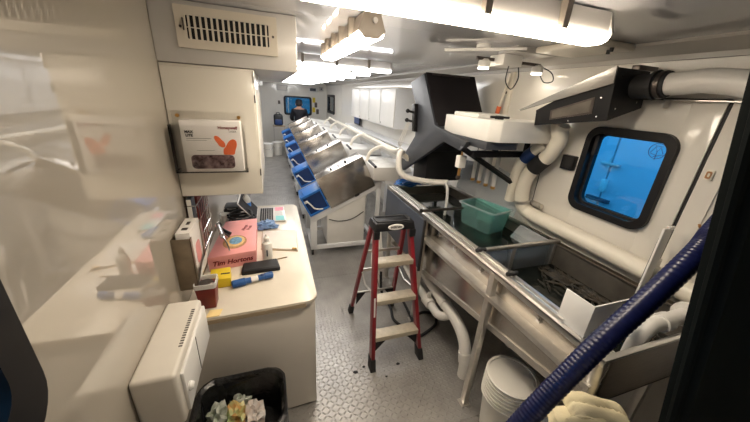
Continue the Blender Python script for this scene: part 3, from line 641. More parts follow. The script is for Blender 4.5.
for (x, y) in ((.41, .03), (.41, .58), (1.27, .03), (1.27, .58)):
    cst = MB(); cst.cyl((x - .012, MY + y, .038), (x + .012, MY + y, .038), .038, 14); cst.box(x - .018, x + .018, MY + y - .018, MY + y + .018, .06, .086, .003)
    obj('caster', cst, 'rubber', mroot)
obj('outlet_tray', MB().hexa([(1.30, MY + .05, .96), (1.30, MY + .55, .96), (1.95, MY + .55, 1.02), (1.95, MY + .05, 1.02)], [(1.28, MY + .05, 1.0), (1.28, MY + .55, 1.0), (1.95, MY + .55, 1.05), (1.95, MY + .05, 1.05)], .003), 'machine_white', mroot)
obj('outlet_box', MB().hexa([(1.15, MY - .14, 1.04), (1.47, MY - .14, 1.02), (1.47, MY + .12, 1.02), (1.15, MY + .12, 1.04)], [(1.12, MY - .16, 1.21), (1.49, MY - .16, 1.21), (1.49, MY + .14, 1.21), (1.12, MY + .14, 1.23)], .008), 'plastic_white', mroot)
obj('outlet_hood', MB().hexa([(1.10, MY + .16, 1.04), (1.80, MY + .16, 1.06), (1.80, MY + .56, 1.06), (1.10, MY + .56, 1.04)], [(1.05, MY + .20, 1.24), (1.75, MY + .20, 1.17), (1.75, MY + .52, 1.17), (1.05, MY + .52, 1.24)], .008), 'plastic_white', mroot)
obj('box_stand', MB().box(1.30, 1.47, MY - .13, MY + .03, .985, 1.03, .003), 'machine_white', mroot)
for ym in (.08, .48): obj('tray_leg', MB().box(1.88, 1.92, MY + ym, MY + ym + .04, 0, 1.02), 'machine_white', mroot)
obj('cable_clamp', MB().cyl((1.15, MY - .16, 1.215), (1.15, MY + .10, 1.235), .018, 8), 'black', mroot)
MLAB = ['second steel-covered machine from the ladder with blue bin', 'third steel-covered machine from the ladder with blue bin', 'fourth steel-covered machine from the ladder with blue bin', 'fifth steel-covered machine from the ladder with blue bin', 'last steel-covered machine, farthest from the ladder and closest to the person']
for k in range(5): dup(mroot, (.385, MY + 1.25 * (k + 1), 0), MLAB[k])

# ------------------------------------------------------------------ hoses from machines to sorter
HL = ['nearest white hose running from first machine to the sorter', 'second white hose above the outlet hoods', 'third white hose above the outlet hoods', 'fourth white hose above the outlet hoods', 'farthest white hose, running back past the wall cabinets']
st = [(1.205, 3.60, 1.373), (1.295, 4.85, 1.36), (1.369, 6.10, 1.351), (1.40, 7.35, 1.328), (1.45, 8.6, 1.31)]
for k, s in enumerate(st):
    e = (1.24 + .035 * k, 2.80, 1.50 - .03 * k)
    t = thing('transfer_hose', HL[k], 'hose', s, 'white transfer hoses over the machine outlets')
    obj('hose', MB().tube([(s[0] - .06, s[1] + .05, 1.22 - .01 * k), (s[0] - .02, s[1] + .02, s[2] - .03), (s[0] + .09, s[1] - .10, s[2] + .06), (s[0] + .08, s[1] - .45 if k else 3.2, s[2] + .07), e], .022, 10, smooth=6), 'pvc', t)
    obj('clamp', MB().cyl((e[0] + .004, 2.86, e[2] - .004), (e[0] + .002, 2.83, e[2] - .002), .027, 12), 'steel_bright', t)
lp_ = thing('looped_hose', 'thick white hose looping down below the grey sorter arm', 'hose', (1.3, 2.75, 1.25))
obj('hose', MB().tube([(1.24, 2.78, 1.50), (1.205, 2.75, 1.46), (1.195, 2.72, 1.38), (1.215, 2.70, 1.30), (1.29, 2.68, 1.25), (1.42, 2.64, 1.225), (1.56, 2.58, 1.22), (1.66, 2.50, 1.235)], .030, 12, smooth=6), 'pvc_white', lp_)
obj('clamp', MB().cyl((1.243, 2.783, 1.505), (1.236, 2.777, 1.485), .035, 12), 'steel_bright', lp_)
dph = solo('drip_hose', MB().tube([(1.60, 2.45, 1.21), (1.52, 2.32, 1.28), (1.50, 2.25, 1.25), (1.50, 2.23, 1.12), (1.50, 2.23, .995)], .013, 10, smooth=6), 'tube_clear', 'thin pale hose dripping into the far end of the tank', 'hose', (1.5, 2.23, .995))

# ------------------------------------------------------------------ sorting machine
sm = thing('sorting_machine', 'dark grey sorter with black hood and white housing above the tank', 'machine', (1.4, 2.2, 1.33))
K = 1.12
def far(p): return (p[0] * K, 2 + (p[1] - 2) * K)
arm = [far(p) for p in [(2.375, 2.205), (2.62, 2.14), (2.43, 1.90), (2.42, 1.70), (2.70, 1.41), (2.715, 1.37), (2.61, 1.345), (1.94, 1.725), (1.70, 1.695), (1.66, 1.765), (1.945, 1.80), (2.10, 1.826)]]
obj('side_plate', MB().prism(arm, 'x', 1.338, 1.372, .002), 'grey_machine', sm)
arm2 = [far(p) for p in [(2.375, 2.205), (2.62, 2.14), (2.43, 1.90), (2.42, 1.75), (2.10, 1.80)]]
obj('side_plate', MB().prism(arm2, 'x', 1.854, 1.886, .002), 'grey_machine', sm)
obj('hood', MB().prism([far(p) for p in [(2.385, 2.200), (2.615, 2.135), (2.425, 1.90), (2.42, 1.81), (2.115, 1.83)]], 'x', 1.372, 1.854, .002), 'black', sm)
def fr3(P): return [(p[0] * K, p[1] * K, 2 + (p[2] - 2) * K) for p in P]
obj('hood_face', MB().hexa(fr3([(1.212, 2.098, 1.822), (1.668, 2.098, 1.822), (1.668, 2.11, 1.818), (1.212, 2.11, 1.818)]), fr3([(1.206, 2.366, 2.214), (1.674, 2.366, 2.214), (1.674, 2.378, 2.210), (1.206, 2.378, 2.210)]), .002), 'screen', sm)
obj('hood_lip', MB().hexa(fr3([(1.26, 2.350, 2.196), (1.62, 2.350, 2.196), (1.62, 2.356, 2.192), (1.26, 2.356, 2.192)]), fr3([(1.26, 2.360, 2.212), (1.62, 2.360, 2.212), (1.62, 2.366, 2.208), (1.26, 2.366, 2.208)])), 'dark_metal', sm)
wh = obj('white_housing', MB().prism([(1.39, 2.275), (1.39, 1.71), (1.45, 1.65), (1.95, 1.65), (1.95, 2.0), (1.70, 2.275)], 'z', 1.762, 1.905, .006), 'plastic_white', sm)
obj('housing_cap', MB().box(1.43, 1.70, 1.90, 2.22, 1.905, 1.935, .008), 'plastic_white', wh)
obj('hinge', MB().box(1.52, 1.56, 1.78, 1.83, 1.905, 1.93, .004).cyl((1.46, 1.80, 1.92), (1.62, 1.80, 1.92), .008), 'black', wh)
obj('under_tray', MB().box(1.39, 1.66, 1.70, 2.27, 1.705, 1.762, .004), 'grey_machine', sm)
obj('lower_rail', MB().box(1.42, 2.0, 1.86, 1.91, 1.62, 1.665, .003), 'black', sm)
for xb, zb in ((1.62, 1.71), (1.92, 1.765)): obj('drop_bar', MB().box(xb, xb + .03, 1.87, 1.90, 1.66, zb), 'black', sm)
obj('diagonal_brace', MB().tube([(1.33, 1.90, 1.69), (1.99, 1.90, 1.345)], .021, 4), 'black', sm)
obj('inner_box', MB().prism([far(p) for p in [(2.56, 1.47), (2.10, 1.69), (2.10, 1.78), (2.41, 1.80), (2.42, 1.69)]], 'x', 1.40, 1.80, .004), 'black', sm)
obj('inner_ram', MB().tube([(1.39, 2.62, 1.49), (1.39, 2.30, 1.67)], .032, 8), 'blue_dark', sm)
obj('valve_block', MB().box(1.42, 1.485, 2.02, 2.08, 1.50, 1.60, .006), 'plastic_white', sm)
obj('valve_stem', MB().cyl((1.452, 2.05, 1.60), (1.452, 2.05, 1.71), .008, 8), 'brass', sm)
obj('valve_neck', MB().cyl((1.452, 2.05, 1.43), (1.452, 2.05, 1.50), .012, 8), 'brass', sm)
obj('valve_tip', MB().lathe([(.008, 0), (.02, .012), (.02, .03), (.01, .04)], (1.452, 2.05, 1.395), 12), 'dark_metal', sm)
obj('lower_housing', MB().prism([(2.62, 1.22), (2.90, 1.18), (2.92, 1.46), (2.62, 1.58)], 'x', 1.46, 1.86, .006), 'black', sm)
obj('rear_beam', MB().box(1.372, 1.84, 2.93, 2.98, 1.33, 1.42, .003), 'slate', sm)
obj('rear_leg', MB().box(1.80, 1.84, 2.935, 2.975, 0, 1.33, .002), 'slate', sm)
obj('wall_strut', MB().box(1.95, RX - .001, 1.86, 1.91, 1.60, 1.68, .003), 'black', sm)
for i in range(4):
    y = 2.242 - i * .094; x = 1.75
    t = thing('sample_tube', ['clear hanging tube with brass tip, first from the hose end', 'clear hanging tube with brass tip, second from the hose end', 'clear hanging tube with brass tip, third from the hose end', 'clear hanging tube with brass tip, last and closest to the pipes'][i], 'tube', (x, y, 1.33), 'clear hanging tubes')
    obj('barrel', MB().cyl((x, y, 1.355), (x, y, 1.60), .017, 10), 'tube_clear', t); obj('tip', MB().lathe([(.006, 0), (.019, .008), (.019, .026), (.012, .034)], (x, y, 1.325), 12), 'brass', t)
    obj('hanger', MB().cyl((x, y, 1.60), (x, y, 1.70), .004, 6), 'dark_metal', t)
bar = solo('tube_rail', MB().box(1.70, 1.80, 1.915, 2.27, 1.70, 1.715), 'black', 'black strip the clear tubes hang from beneath the white housing', 'rail', (1.75, 2.1, 1.70))
ps = solo('plastic_sheet', MB().quads([(1.945, 2.75, 1.10), (1.945, 1.86, 1.10), (1.99, 1.83, 1.40), (1.99, 2.20, 1.46), (1.985, 2.75, 1.42), (1.951, 2.75, 1.10), (1.951, 1.86, 1.10), (1.996, 1.83, 1.40), (1.996, 2.20, 1.46), (1.991, 2.75, 1.42)], [(0, 1, 2, 3, 4), (5, 6, 7, 8, 9), (0, 1, 6, 5), (1, 2, 7, 6), (2, 3, 8, 7), (3, 4, 9, 8), (4, 0, 5, 9)]), 'poly_sheet', 'translucent bluish plastic sheet behind the hanging tubes', 'sheet', (1.95, 2.3, 1.1))
ctl = thing('control_box', 'narrow black control box with levers on the grey sorter side', 'box', (1.31, 2.78, 1.72))
obj('box_body', MB().hexa([(1.300, 2.67, 1.71), (1.337, 2.67, 1.71), (1.337, 2.715, 1.71), (1.300, 2.715, 1.71)], [(1.300, 2.715, 1.966), (1.337, 2.715, 1.966), (1.337, 2.77, 1.955), (1.300, 2.77, 1.955)], .004), 'black', ctl)
for z in (1.80, 1.885): obj('lever', MB().cyl((1.301, 2.715, z), (1.255, 2.745, z + .01), .011, 8).blob((1.25, 2.747, z + .011), .020, .020, .020, 1, .05, 2), 'black', ctl)
for k in range(3): solo('thin_cable', MB().tube([(1.285 - .012 * k, 2.75, 1.79), (1.265 - .018 * k, 2.78, 1.68), (1.255 - .02 * k, 2.82, 1.58), (1.235 + .006 * k, 2.84, 1.54)], .0045, 6, smooth=6), 'pvc_white', ['thin white cable hanging from the black control box, inner one', 'thin white cable hanging from the black control box, middle one', 'thin white cable hanging from the black control box, outer one'][k], 'cable', (1.15, 2.6, 1.55), 'cables from the control box')

# inclined black tunnel and pipes
ch = thing('inclined_tunnel', 'black inclined tunnel with a slot window above the right window', 'chute', (1.85, 1.4, 1.95))
NEAR = [(1.692, 2.144), (1.722, 1.957), (1.962, 2.034), (1.930, 2.216), (1.682, 2.218)]
FARS = [(1.690, 1.973), (1.702, 1.887), (1.952, 1.915), (1.930, 1.980), (1.686, 1.984)]
obj('tunnel_body', loft([[Vector((x, 1.185, z)) for x, z in NEAR], [Vector((x, 1.64, z)) for x, z in FARS]]), 'black_gloss', ch)
obj('lid', MB().hexa([(1.676, 1.182, 2.141), (1.664, 1.76, 1.972), (1.670, 1.76, 1.972), (1.682, 1.182, 2.141)], [(1.668, 1.186, 2.224), (1.660, 1.765, 1.980), (1.676, 1.765, 1.980), (1.682, 1.186, 2.224)], .001), 'lid_grey', ch)
def on_side(y, t):
    f = (y - 1.185) / (1.64 - 1.185); a = lerp2(NEAR[0], FARS[0], f); b = lerp2(NEAR[1], FARS[1], f); c = lerp2(a, b, t); return (c[0], y, c[1])
def lerp2(a, b, t): return (a[0] + (b[0] - a[0]) * t, a[1] + (b[1] - a[1]) * t)
def sideplate(y0, y1, t0, t1, d0, d1):
    A = [on_side(y0, t0), on_side(y1, t0), on_side(y1, t1), on_side(y0, t1)]
    return MB().hexa([(p[0] - d0, p[1], p[2]) for p in A], [(p[0] - d1, p[1], p[2]) for p in A])
obj('slot_frame', sideplate(1.27, 1.53, .22, .74, -.001, .003), 'dark_metal', ch)
obj('slot_window', sideplate(1.285, 1.515, .29, .67, .003, .005), 'tank_inside', ch)
for y, t in ((1.235, .30), (1.40, .90), (1.24, .85)):
    c = on_side(y, t); obj('rivet', MB().cyl((c[0] + .002, c[1], c[2]), (c[0] - .005, c[1], c[2]), .005, 8), 'chrome', ch)
for x, z in ((1.75, 2.02), (1.90, 2.06), (1.73, 2.18)): obj('rivet', MB().cyl((x, 1.186, z), (x, 1.180, z), .005, 8), 'chrome', ch)
obj('bracket', MB().box(1.86, RX - .021, 1.20, 1.24, 2.222, 2.245, .002), 'dark_metal', ch)
vp = thing('vent_pipe', 'large white pipe running from the black tunnel along the upper right', 'pipe', (1.85, .8, 2.1))
obj('pipe', MB().tube([(1.86, 1.07, 2.147), (1.86, .98, 2.152), (1.86, .90, 2.160), (1.86, .80, 2.150), (1.86, .70, 2.135), (1.86, .3, 2.10)], .052, 18, smooth=5), 'pvc_white', vp)
obj('coupling', MB().cyl((1.855, 1.184, 2.135), (1.86, 1.04, 2.148), .060, 18), 'rubber', vp)
obj('flange', MB().cyl((1.86, 1.10, 2.142), (1.86, 1.085, 2.144), .072, 18), 'rubber', vp)
obj('clamp_band', MB().cyl((1.86, 1.075, 2.144), (1.86, 1.055, 2.146), .0665, 18), 'dark_metal', vp)
obj('collar', MB().cyl((1.86, .74, 2.141), (1.86, .62, 2.128), .056, 18), 'pvc', vp)
vs = solo('steel_shelf', MB().box(1.97, RX - .011, .78, 1.10, 2.078, 2.083).box(1.97, RX - .011, 1.09, 1.10, 2.04, 2.083), 'steel_bright', 'narrow steel shelf bracket under the large white pipe', 'shelf', (2.0, .95, 2.06))
dp1 = thing('drain_pipe', 'thick cream drain pipe bending from the tunnel along the right wall', 'pipe', (1.95, 1.6, 1.19))
obj('pipe', MB().tube([(1.89, 1.60, 1.91), (1.89, 1.60, 1.88), (1.90, 1.585, 1.80), (1.90, 1.625, 1.69), (1.90, 1.70, 1.605), (1.90, 1.765, 1.51), (1.90, 1.785, 1.42), (1.91, 1.79, 1.32), (1.93, 1.78, 1.245), (1.955, 1.74, 1.20), (1.96, 1.62, 1.19), (1.96, 1.2, 1.185), (1.96, .80, 1.175), (1.96, .62, 1.17)], .054, 18, smooth=5), 'pvc', dp1)
obj('coupling', MB().tube([(1.90, 1.66, 1.652), (1.90, 1.70, 1.605), (1.90, 1.735, 1.558)], .060, 18), 'rubber', dp1, 'black rubber coupling')
obj('clamp', MB().cyl((1.922, 1.786, 1.285), (1.926, 1.783, 1.262), .060, 18).box(1.965, RX - .001, 1.69, 1.77, 1.265, 1.285, .002).cyl((1.98, 1.64, 1.275), (1.98, 1.72, 1.275), .02, 10), 'alu', dp1)
obj('outlet_stub', MB().cyl((1.89, 1.585, 1.905), (1.89, 1.60, 1.875), .058, 18), 'pvc', dp1)
dp2 = thing('drain_pipe', 'slimmer cream pipe with a blue sleeve behind the thick one', 'pipe', (1.97, 1.9, 1.25))
obj('pipe', MB().tube([(1.92, 1.70, 1.752), (1.91, 1.745, 1.715), (1.905, 1.84, 1.625), (1.905, 1.885, 1.545), (1.905, 1.90, 1.44), (1.91, 1.905, 1.34), (1.92, 1.92, 1.24)], .042, 16, smooth=5), 'pvc', dp2)
obj('sleeve', MB().tube([(1.908, 1.775, 1.688), (1.905, 1.815, 1.650), (1.905, 1.85, 1.610)], .047, 16), 'blue_dark', dp2, 'dark blue sleeve')
jb = thing('junction_box', 'black junction box on the right wall behind the pipes', 'box', (2.0, 1.53, 1.66))
obj('box_body', MB().box(RX - .055, RX - .0145, 1.49, 1.585, 1.60, 1.70, .004), 'black', jb); obj('cover_plate', MB().box(RX - .058, RX - .055, 1.50, 1.575, 1.61, 1.69, .001), 'rubber', jb)

# ------------------------------------------------------------------ fish tank
tk = thing('fish_tank', 'long stainless steel tank on legs along the right wall', 'tank', (1.53, 1.7, 0))
TX0, TX1, TY0, TY1, RZ = 1.175, 1.92, .52, 2.87, 1.10
bz = lambda y: .563 + (1.994 - y) * .17
def slab_yz(x0, x1, poly): return MB().prism(poly, 'x', x0, x1)
side = MB()
side.prism([(TY0, bz(TY0)), (TY1, bz(TY1)), (TY1, .90), (TY0, .97)], 'x', 1.235, 1.243)
obj('front_panel', side, 'steel', tk)
obj('upper_panel', MB().prism([(TY0, .95), (TY1, .88), (TY1, RZ - .005), (TY0, RZ - .005)], 'x', 1.228, 1.236), 'steel', tk)
obj('back_panel', MB().prism([(TY0, bz(TY0)), (TY1, bz(TY1)), (TY1, RZ), (TY0, RZ)], 'x', 1.90, 1.908), 'tank_inside', tk)
obj('inner_front', MB().prism([(TY0, bz(TY0)), (TY1, bz(TY1)), (TY1, RZ), (TY0, RZ)], 'x', 1.245, 1.25), 'tank_inside', tk)
for y in (TY0, TY1 - .008): obj('end_panel', MB().box(1.236, 1.908, y, y + .008, bz(y), RZ), 'steel_brushed', tk)
obj('tank_floor', MB().prism([(TY0, bz(TY0)), (TY1, bz(TY1)), (TY1, bz(TY1) + .008), (TY0, bz(TY0) + .008)], 'x', 1.243, 1.90), 'tank_inside', tk)
obj('front_ledge', MB().prism([(TY0, .940), (TY1, .868), (TY1, .880), (TY0, .952)], 'x', 1.165, 1.236).prism([(TY0, .925), (TY1, .853), (TY1, .880), (TY0, .952)], 'x', 1.160, 1.168), 'alu', tk)
obj('front_rim', MB().box(1.170, 1.262, TY0 - .01, TY1, RZ - .012, RZ, .002).box(1.170, 1.176, TY0 - .01, TY1, RZ - .035, RZ, .001), 'steel_bright', tk)
obj('back_rim', MB().box(1.89, 1.935, TY0 - .01, TY1, RZ - .012, RZ, .002), 'steel_brushed', tk)
for y in (TY0, TY1): obj('end_rim', MB().box(1.17, 1.935, y - .012, y + .012, RZ - .012, RZ + .002, .002), 'steel_bright', tk)
obj('corner_post', MB().cyl((1.195, TY0 + .01, .2), (1.195, TY0 + .01, RZ - .01), .022, 14), 'alu', tk)
for y in (1.16, 2.03, 2.78):
    obj('leg', MB().box(1.168, 1.206, y - .02, y + .02, 0, RZ - .013, .002).box(1.150, 1.22, y - .03, y + .03, 0, .006), 'alu', tk)
for y in (.62, 1.5, 2.78): obj('leg', MB().box(1.87, 1.905, y - .02, y + .02, 0, bz(y), .002), 'alu', tk)
for y in (.85, 1.32, 1.62, 1.85): obj('bracket', MB().box(1.215, 1.229, y - .012, y + .012, .985, 1.02, .002), 'chrome', tk)
obj('bottom_rail', MB().prism([(TY0, bz(TY0) - .04), (TY1, bz(TY1) - .04), (TY1, bz(TY1)), (TY0, bz(TY0))], 'x', 1.226, 1.262), 'alu', tk)
for x in (1.196, 1.236):
    obj('guide_rail', MB().box(x - .010, x + .010, TY0 + .2, TY1 - .02, RZ + .001, RZ + .021, .003), 'steel_bright', tk)
wa = solo('tank_water', MB().box(1.2505, 1.8995, 1.385, TY1 - .009, .955, 1.0), 'water', 'dark water in the far compartment of the steel tank', 'water', (1.57, 2.1, .955)); wa['kind'] = 'stuff'
wa2 = solo('tank_water', MB().box(1.2505, 1.8995, TY0 + .009, 1.365, .90, .930), 'water', 'dark water in the near compartment of the steel tank', 'water', (1.57, .95, .90)); wa2['kind'] = 'stuff'
# mass of fish along the back of the near compartment
fb = MB()
for k in range(170):
    y = random.uniform(.66, 1.30); x = 1.86 - abs(random.gauss(0, .10)); x = max(1.50, min(1.87, x)); an = random.uniform(-.9, .9) + PI / 2; L_ = random.uniform(.035, .06)
    d_ = Vector((math.cos(an), math.sin(an), random.uniform(-.1, .1))) * L_; c_ = Vector((x, min(1.33, max(.6, y)), .931 + random.uniform(0, .010)))
    fb.tube([c_ - d_, c_ - d_ * .4, c_ + d_ * .3, c_ + d_ * .75, c_ + d_], [.002, .007, .008, .003, .006], 5)
fo = solo('young_fish', fb, 'fish_bed', 'mass of small brown fish along the back of the near compartment', 'fish', (1.75, 1.0, .93)); fo['kind'] = 'stuff'
# divider gate
gt = thing('divider_gate', 'clear divider with metal frame across the middle of the tank', 'divider', (1.57, 1.375, .93))
obj('panel', MB().box(1.252, 1.898, 1.372, 1.378, .87, 1.095), 'acrylic_tank', gt)
obj('top_bar', MB().box(1.262, 1.925, 1.362, 1.388, 1.101, 1.122, .002), 'steel_bright', gt)
obj('post', MB().box(1.50, 1.53, 1.364, 1.386, .90, 1.101, .002), 'steel_bright', gt)
for xb in (1.875, 1.252): obj('side_bar', MB().box(xb, xb + .02, 1.364, 1.386, .90, 1.10, .002), 'alu', gt)
obj('carriage', MB().box(1.206, 1.226, 1.075, 1.36, 1.122, 1.134, .002), 'steel_bright', gt)
for y in (1.07, 1.345): obj('knob', MB().cyl((1.180, y, 1.134), (1.250, y, 1.134), .012, 10).lathe([(.010, 0), (.018, .006), (.018, .022), (.010, .028)], (1.205, y, 1.125), 14), 'rubber', gt)
sc = thing('second_screen', 'bluish clear panel leaning along the back of the far compartment', 'panel', (1.88, 1.6, 1.0))
obj('panel', MB().hexa([(1.80, 1.40, 1.002), (1.80, 1.70, 1.002), (1.803, 1.70, 1.002), (1.803, 1.40, 1.002)], [(1.884, 1.40, 1.105), (1.884, 1.70, 1.105), (1.888, 1.70, 1.105), (1.888, 1.40, 1.105)]), 'poly_sheet', sc)
obj('edge_trim', MB().box(1.880, 1.896, 1.40, 1.70, 1.103, 1.110), 'chrome', sc)
rb = thing('cross_bar', 'dark metal bar laid across the tank from the front rim', 'bar', (1.4, 2.05, 1.125))
obj('bar', MB().cyl((1.150, 2.045, 1.134), (1.655, 2.05, 1.134), .012, 12), 'dark_metal', rb); obj('end_stop', MB().cyl((1.15, 2.045, 1.134), (1.135, 2.045, 1.134), .018, 12), 'black', rb)
# basket
bs_ = thing('plastic_basket', 'translucent teal plastic tub floating in the tank', 'tub', (1.65, 1.87, .97))
def rect_ring(c, hx, hy, rz, z, r=.035, n=4):
    out = []
    for sx, sy, st in ((1, 1, 0), (-1, 1, 1), (-1, -1, 2), (1, -1, 3)):
        for i in range(n + 1):
            a = (st + i / n) * PI / 2; x = sx * (hx - r) + r * math.cos(a); y = sy * (hy - r) + r * math.sin(a)
            out.append(Vector((c[0] + x * math.cos(rz) - y * math.sin(rz), c[1] + x * math.sin(rz) + y * math.cos(rz), z)))
    return out
cB = (1.695, 1.935)
obj('tub_body', loft([rect_ring(cB, .105, .150, .25, .98), rect_ring(cB, .128, .178, .25, 1.19), rect_ring(cB, .125, .175, .25, 1.19), rect_ring(cB, .102, .147, .25, .984)]), 'teal_clear', bs_)
obj('rim', loft([rect_ring(cB, .128, .178, .25, 1.182), rect_ring(cB, .140, .190, .25, 1.184), rect_ring(cB, .140, .190, .25, 1.196), rect_ring(cB, .126, .176, .25, 1.196), rect_ring(cB, .126, .176, .25, 1.183)], False), 'poly_sheet', bs_)
# slate panel on the front, far end
sp_ = thing('slate_panel', 'dark slate panel covering the far end of the tank front', 'panel', (1.14, 2.45, .66))
obj('panel', MB().box(1.138, 1.150, 1.97, 2.84, .62, 1.085, .003), 'slate', sp_); obj('edge_strip', MB().box(1.134, 1.1545, 1.955, 1.972, .60, 1.085, .002), 'rubber', sp_)
# end fittings
wg = thing('splash_guard', 'white folded splash guard standing at the near end of the tank', 'guard', (1.3, .66, 1.1))
obj('side_sheet', MB().box(1.196, 1.202, .625, .755, 1.101, 1.262, .001), 'plastic_white', wg); obj('end_sheet', MB().box(1.202, 1.44, .625, .631, 1.101, 1.262, .001), 'plastic_white', wg)
obj('foot_flange', MB().box(1.202, 1.262, .632, .755, 1.100, 1.104), 'plastic_white', wg)
ub = thing('upright_bracket', 'tall white upright strip with black backing at tank near end', 'bracket', (1.86, .80, 1.1))
obj('strip', MB().hexa([(1.815, .79, 1.08), (1.875, .79, 1.08), (1.875, .80, 1.08), (1.815, .80, 1.08)], [(1.825, .80, 1.475), (1.895, .80, 1.475), (1.895, .81, 1.475), (1.825, .81, 1.475)], .001), 'plastic_white', ub)
obj('backing', MB().hexa([(1.875, .80, 1.13), (1.90, .80, 1.13), (1.90, .83, 1.13), (1.875, .83, 1.13)], [(1.893, .81, 1.40), (1.915, .81, 1.40), (1.915, .84, 1.40), (1.893, .84, 1.40)]), 'black', ub)
obj('top_lug', MB().box(1.865, 1.905, .80, .82, 1.465, 1.485, .002), 'steel_bright', ub)
obj('side_lug', MB().box(1.875, 1.93, .80, .83, 1.24, 1.29, .003), 'steel_bright', ub)
el = thing('elbow_fitting', 'white pipe elbow above the near end of the tank', 'pipe', (1.45, .57, 1.0))
obj('elbow', MB().tube([(1.49, .58, .93), (1.49, .58, 1.03), (1.50, .58, 1.09), (1.535, .58, 1.125), (1.60, .58, 1.13), (1.88, .585, 1.13)], .034, 14, smooth=5), 'pvc_white', el); obj('collar', MB().cyl((1.60, .58, 1.13), (1.66, .581, 1.13), .042, 14), 'pvc_white', el)
obj('end_flange', MB().cyl((1.80, .583, 1.13), (1.82, .583, 1.13), .06, 16), 'pvc_white', el)
# pipes under the tank
up = thing('under_pipe', 'white waste pipe bending down to the floor beneath the tank', 'pipe', (1.32, 1.33, 0))
obj('pipe', MB().tube([(1.36, 2.50, .42), (1.34, 2.2, .41), (1.32, 1.95, .40), (1.31, 1.72, .39), (1.31, 1.58, .375), (1.31, 1.47, .33), (1.31, 1.40, .25), (1.31, 1.36, .12), (1.31, 1.35, 0.0)], .046, 16, smooth=5), 'pvc_white', up)
obj('collar', MB().cyl((1.314, 1.80, .395), (1.311, 1.72, .391), .053, 16), 'pvc_white', up); obj('collar', MB().tube([(1.31, 1.385, .21), (1.31, 1.362, .13)], .053, 16), 'pvc_white', up)
up2 = thing('under_pipe', 'shorter white pipe with valve beside the bending waste pipe', 'pipe', (1.27, 2.0, .27))
obj('pipe', MB().tube([(1.30, 2.50, .30), (1.26, 2.15, .30), (1.25, 1.85, .30), (1.25, 1.72, .30), (1.285, 1.66, .33), (1.31, 1.64, .37)], .036, 14, smooth=5), 'pvc_white', up2)
obj('valve', MB().cyl((1.25, 1.95, .30), (1.25, 1.85, .30), .048, 14).box(1.235, 1.265, 1.89, 1.91, .34, .40, .003), 'pvc_white', up2)
cl = solo('floor_cable', MB().tube([(.99, 2.46, .30), (1.00, 2.42, .08), (1.03, 2.22, .0145), (1.00, 2.05, .0145), (1.08, 1.93, .0145), (1.20, 2.02, .0145), (1.32, 2.08, .0145), (1.42, 2.02, .0145), (1.37, 1.90, .0145), (1.24, 1.83, .0145), (1.14, 1.80, .0145), (1.10, 1.84, .034), (1.16, 1.98, .034), (1.20, 2.3, .0145)], .0135, 10, smooth=6), 'cable_black', 'black hose looped on the floor right of the ladder', 'hose', (1.2, 1.95, 0))
for k, (y, x) in enumerate(((2.62, 1.0), (2.7, 1.05), (2.78, 1.02))):
    solo('white_cable', MB().tube([(x, y, .75), (x - .05, y - .10, .72), (x - .03, y - .16, .45), (x + .02, y - .13, .20), (x + .06, y - .02, .10), (x + .02, y + .06, .30), (x - .02, y, .42), (x - .05, y - .08, .25), (x, y - .12, .0125)], .0115, 8, smooth=6), 'pvc_white', ['white cable bundle strand nearest the back of the ladder', 'white cable bundle strand behind the ladder, middle one', 'white cable bundle strand farthest behind the ladder'][k], 'cable', (x, y, 0), 'white cables behind the ladder')
bgp = thing('blue_bag', 'crumpled blue bag lying at the far end of the tank', 'bag', (1.38, 2.76, 1.1))
obj('bag_body', MB().blob((1.38, 2.83, 1.150), .14, .06, .04, 6, .6, 3, 10), 'blue_tool', bgp); obj('bag_tie', MB().tube([(1.30, 2.80, 1.165), (1.24, 2.76, 1.165), (1.22, 2.79, 1.16)], .006, 6), 'blue_bin', bgp)
# bucket stack
n_b = 7
bkt0 = None
BL = ['white bucket with lid, topmost of the stack under the tank'] + ['white bucket, %s from the top of the stack under the tank' % w_ for w_ in ('second', 'third', 'fourth', 'fifth', 'sixth')] + ['white bucket, bottom one of the stack under the tank']
for k in range(n_b):
    z = .47 - .305 - k * .026
    if z < 0: z = 0.0 if z > -.005 else z
    if k == 0:
        t = bkt0 = thing('bucket', BL[0], 'bucket', (1.30, .95, z), 'stack of white buckets')
        c = (1.30, .95, z)
        obj('bucket_body', MB().lathe([(.112, 0), (.138, .300), (.135, .300), (.1095, .0035)], c, 32), 'bucket_white', t)
        obj('rim', MB().lathe([(.138, .289), (.152, .290), (.153, .303), (.150, .305), (.135, .305), (.135, .298)], c, 32), 'bucket_white', t)
    else: dup(bkt0, (1.30, .95, .165 - .026 * k), BL[k])
lid_ = obj('lid', MB().lathe([(.141, .285), (.1415, .300), (.138, .302), (.132, .296), (.0, .297)], (1.30, .95, .165), 32), 'bucket_white', bkt0)

for k, (x, y, sz, lab) in enumerate(((.50, 1.60, .018, 'dark scrap on the floor left of the front ladder feet'), (.575, 1.63, .012, 'small dark scrap beside the left front ladder foot'), (.85, 1.585, .014, 'dark scrap on the floor between the front ladder feet'), (.72, 1.50, .010, 'tiny dark scrap on the floor before the ladder'))):
    solo('floor_scrap', MB().blob((x, y, .0042), sz, sz * .7, .004, k, .5, 2, 12), 'rubber', lab, 'scrap', (x, y, 0))

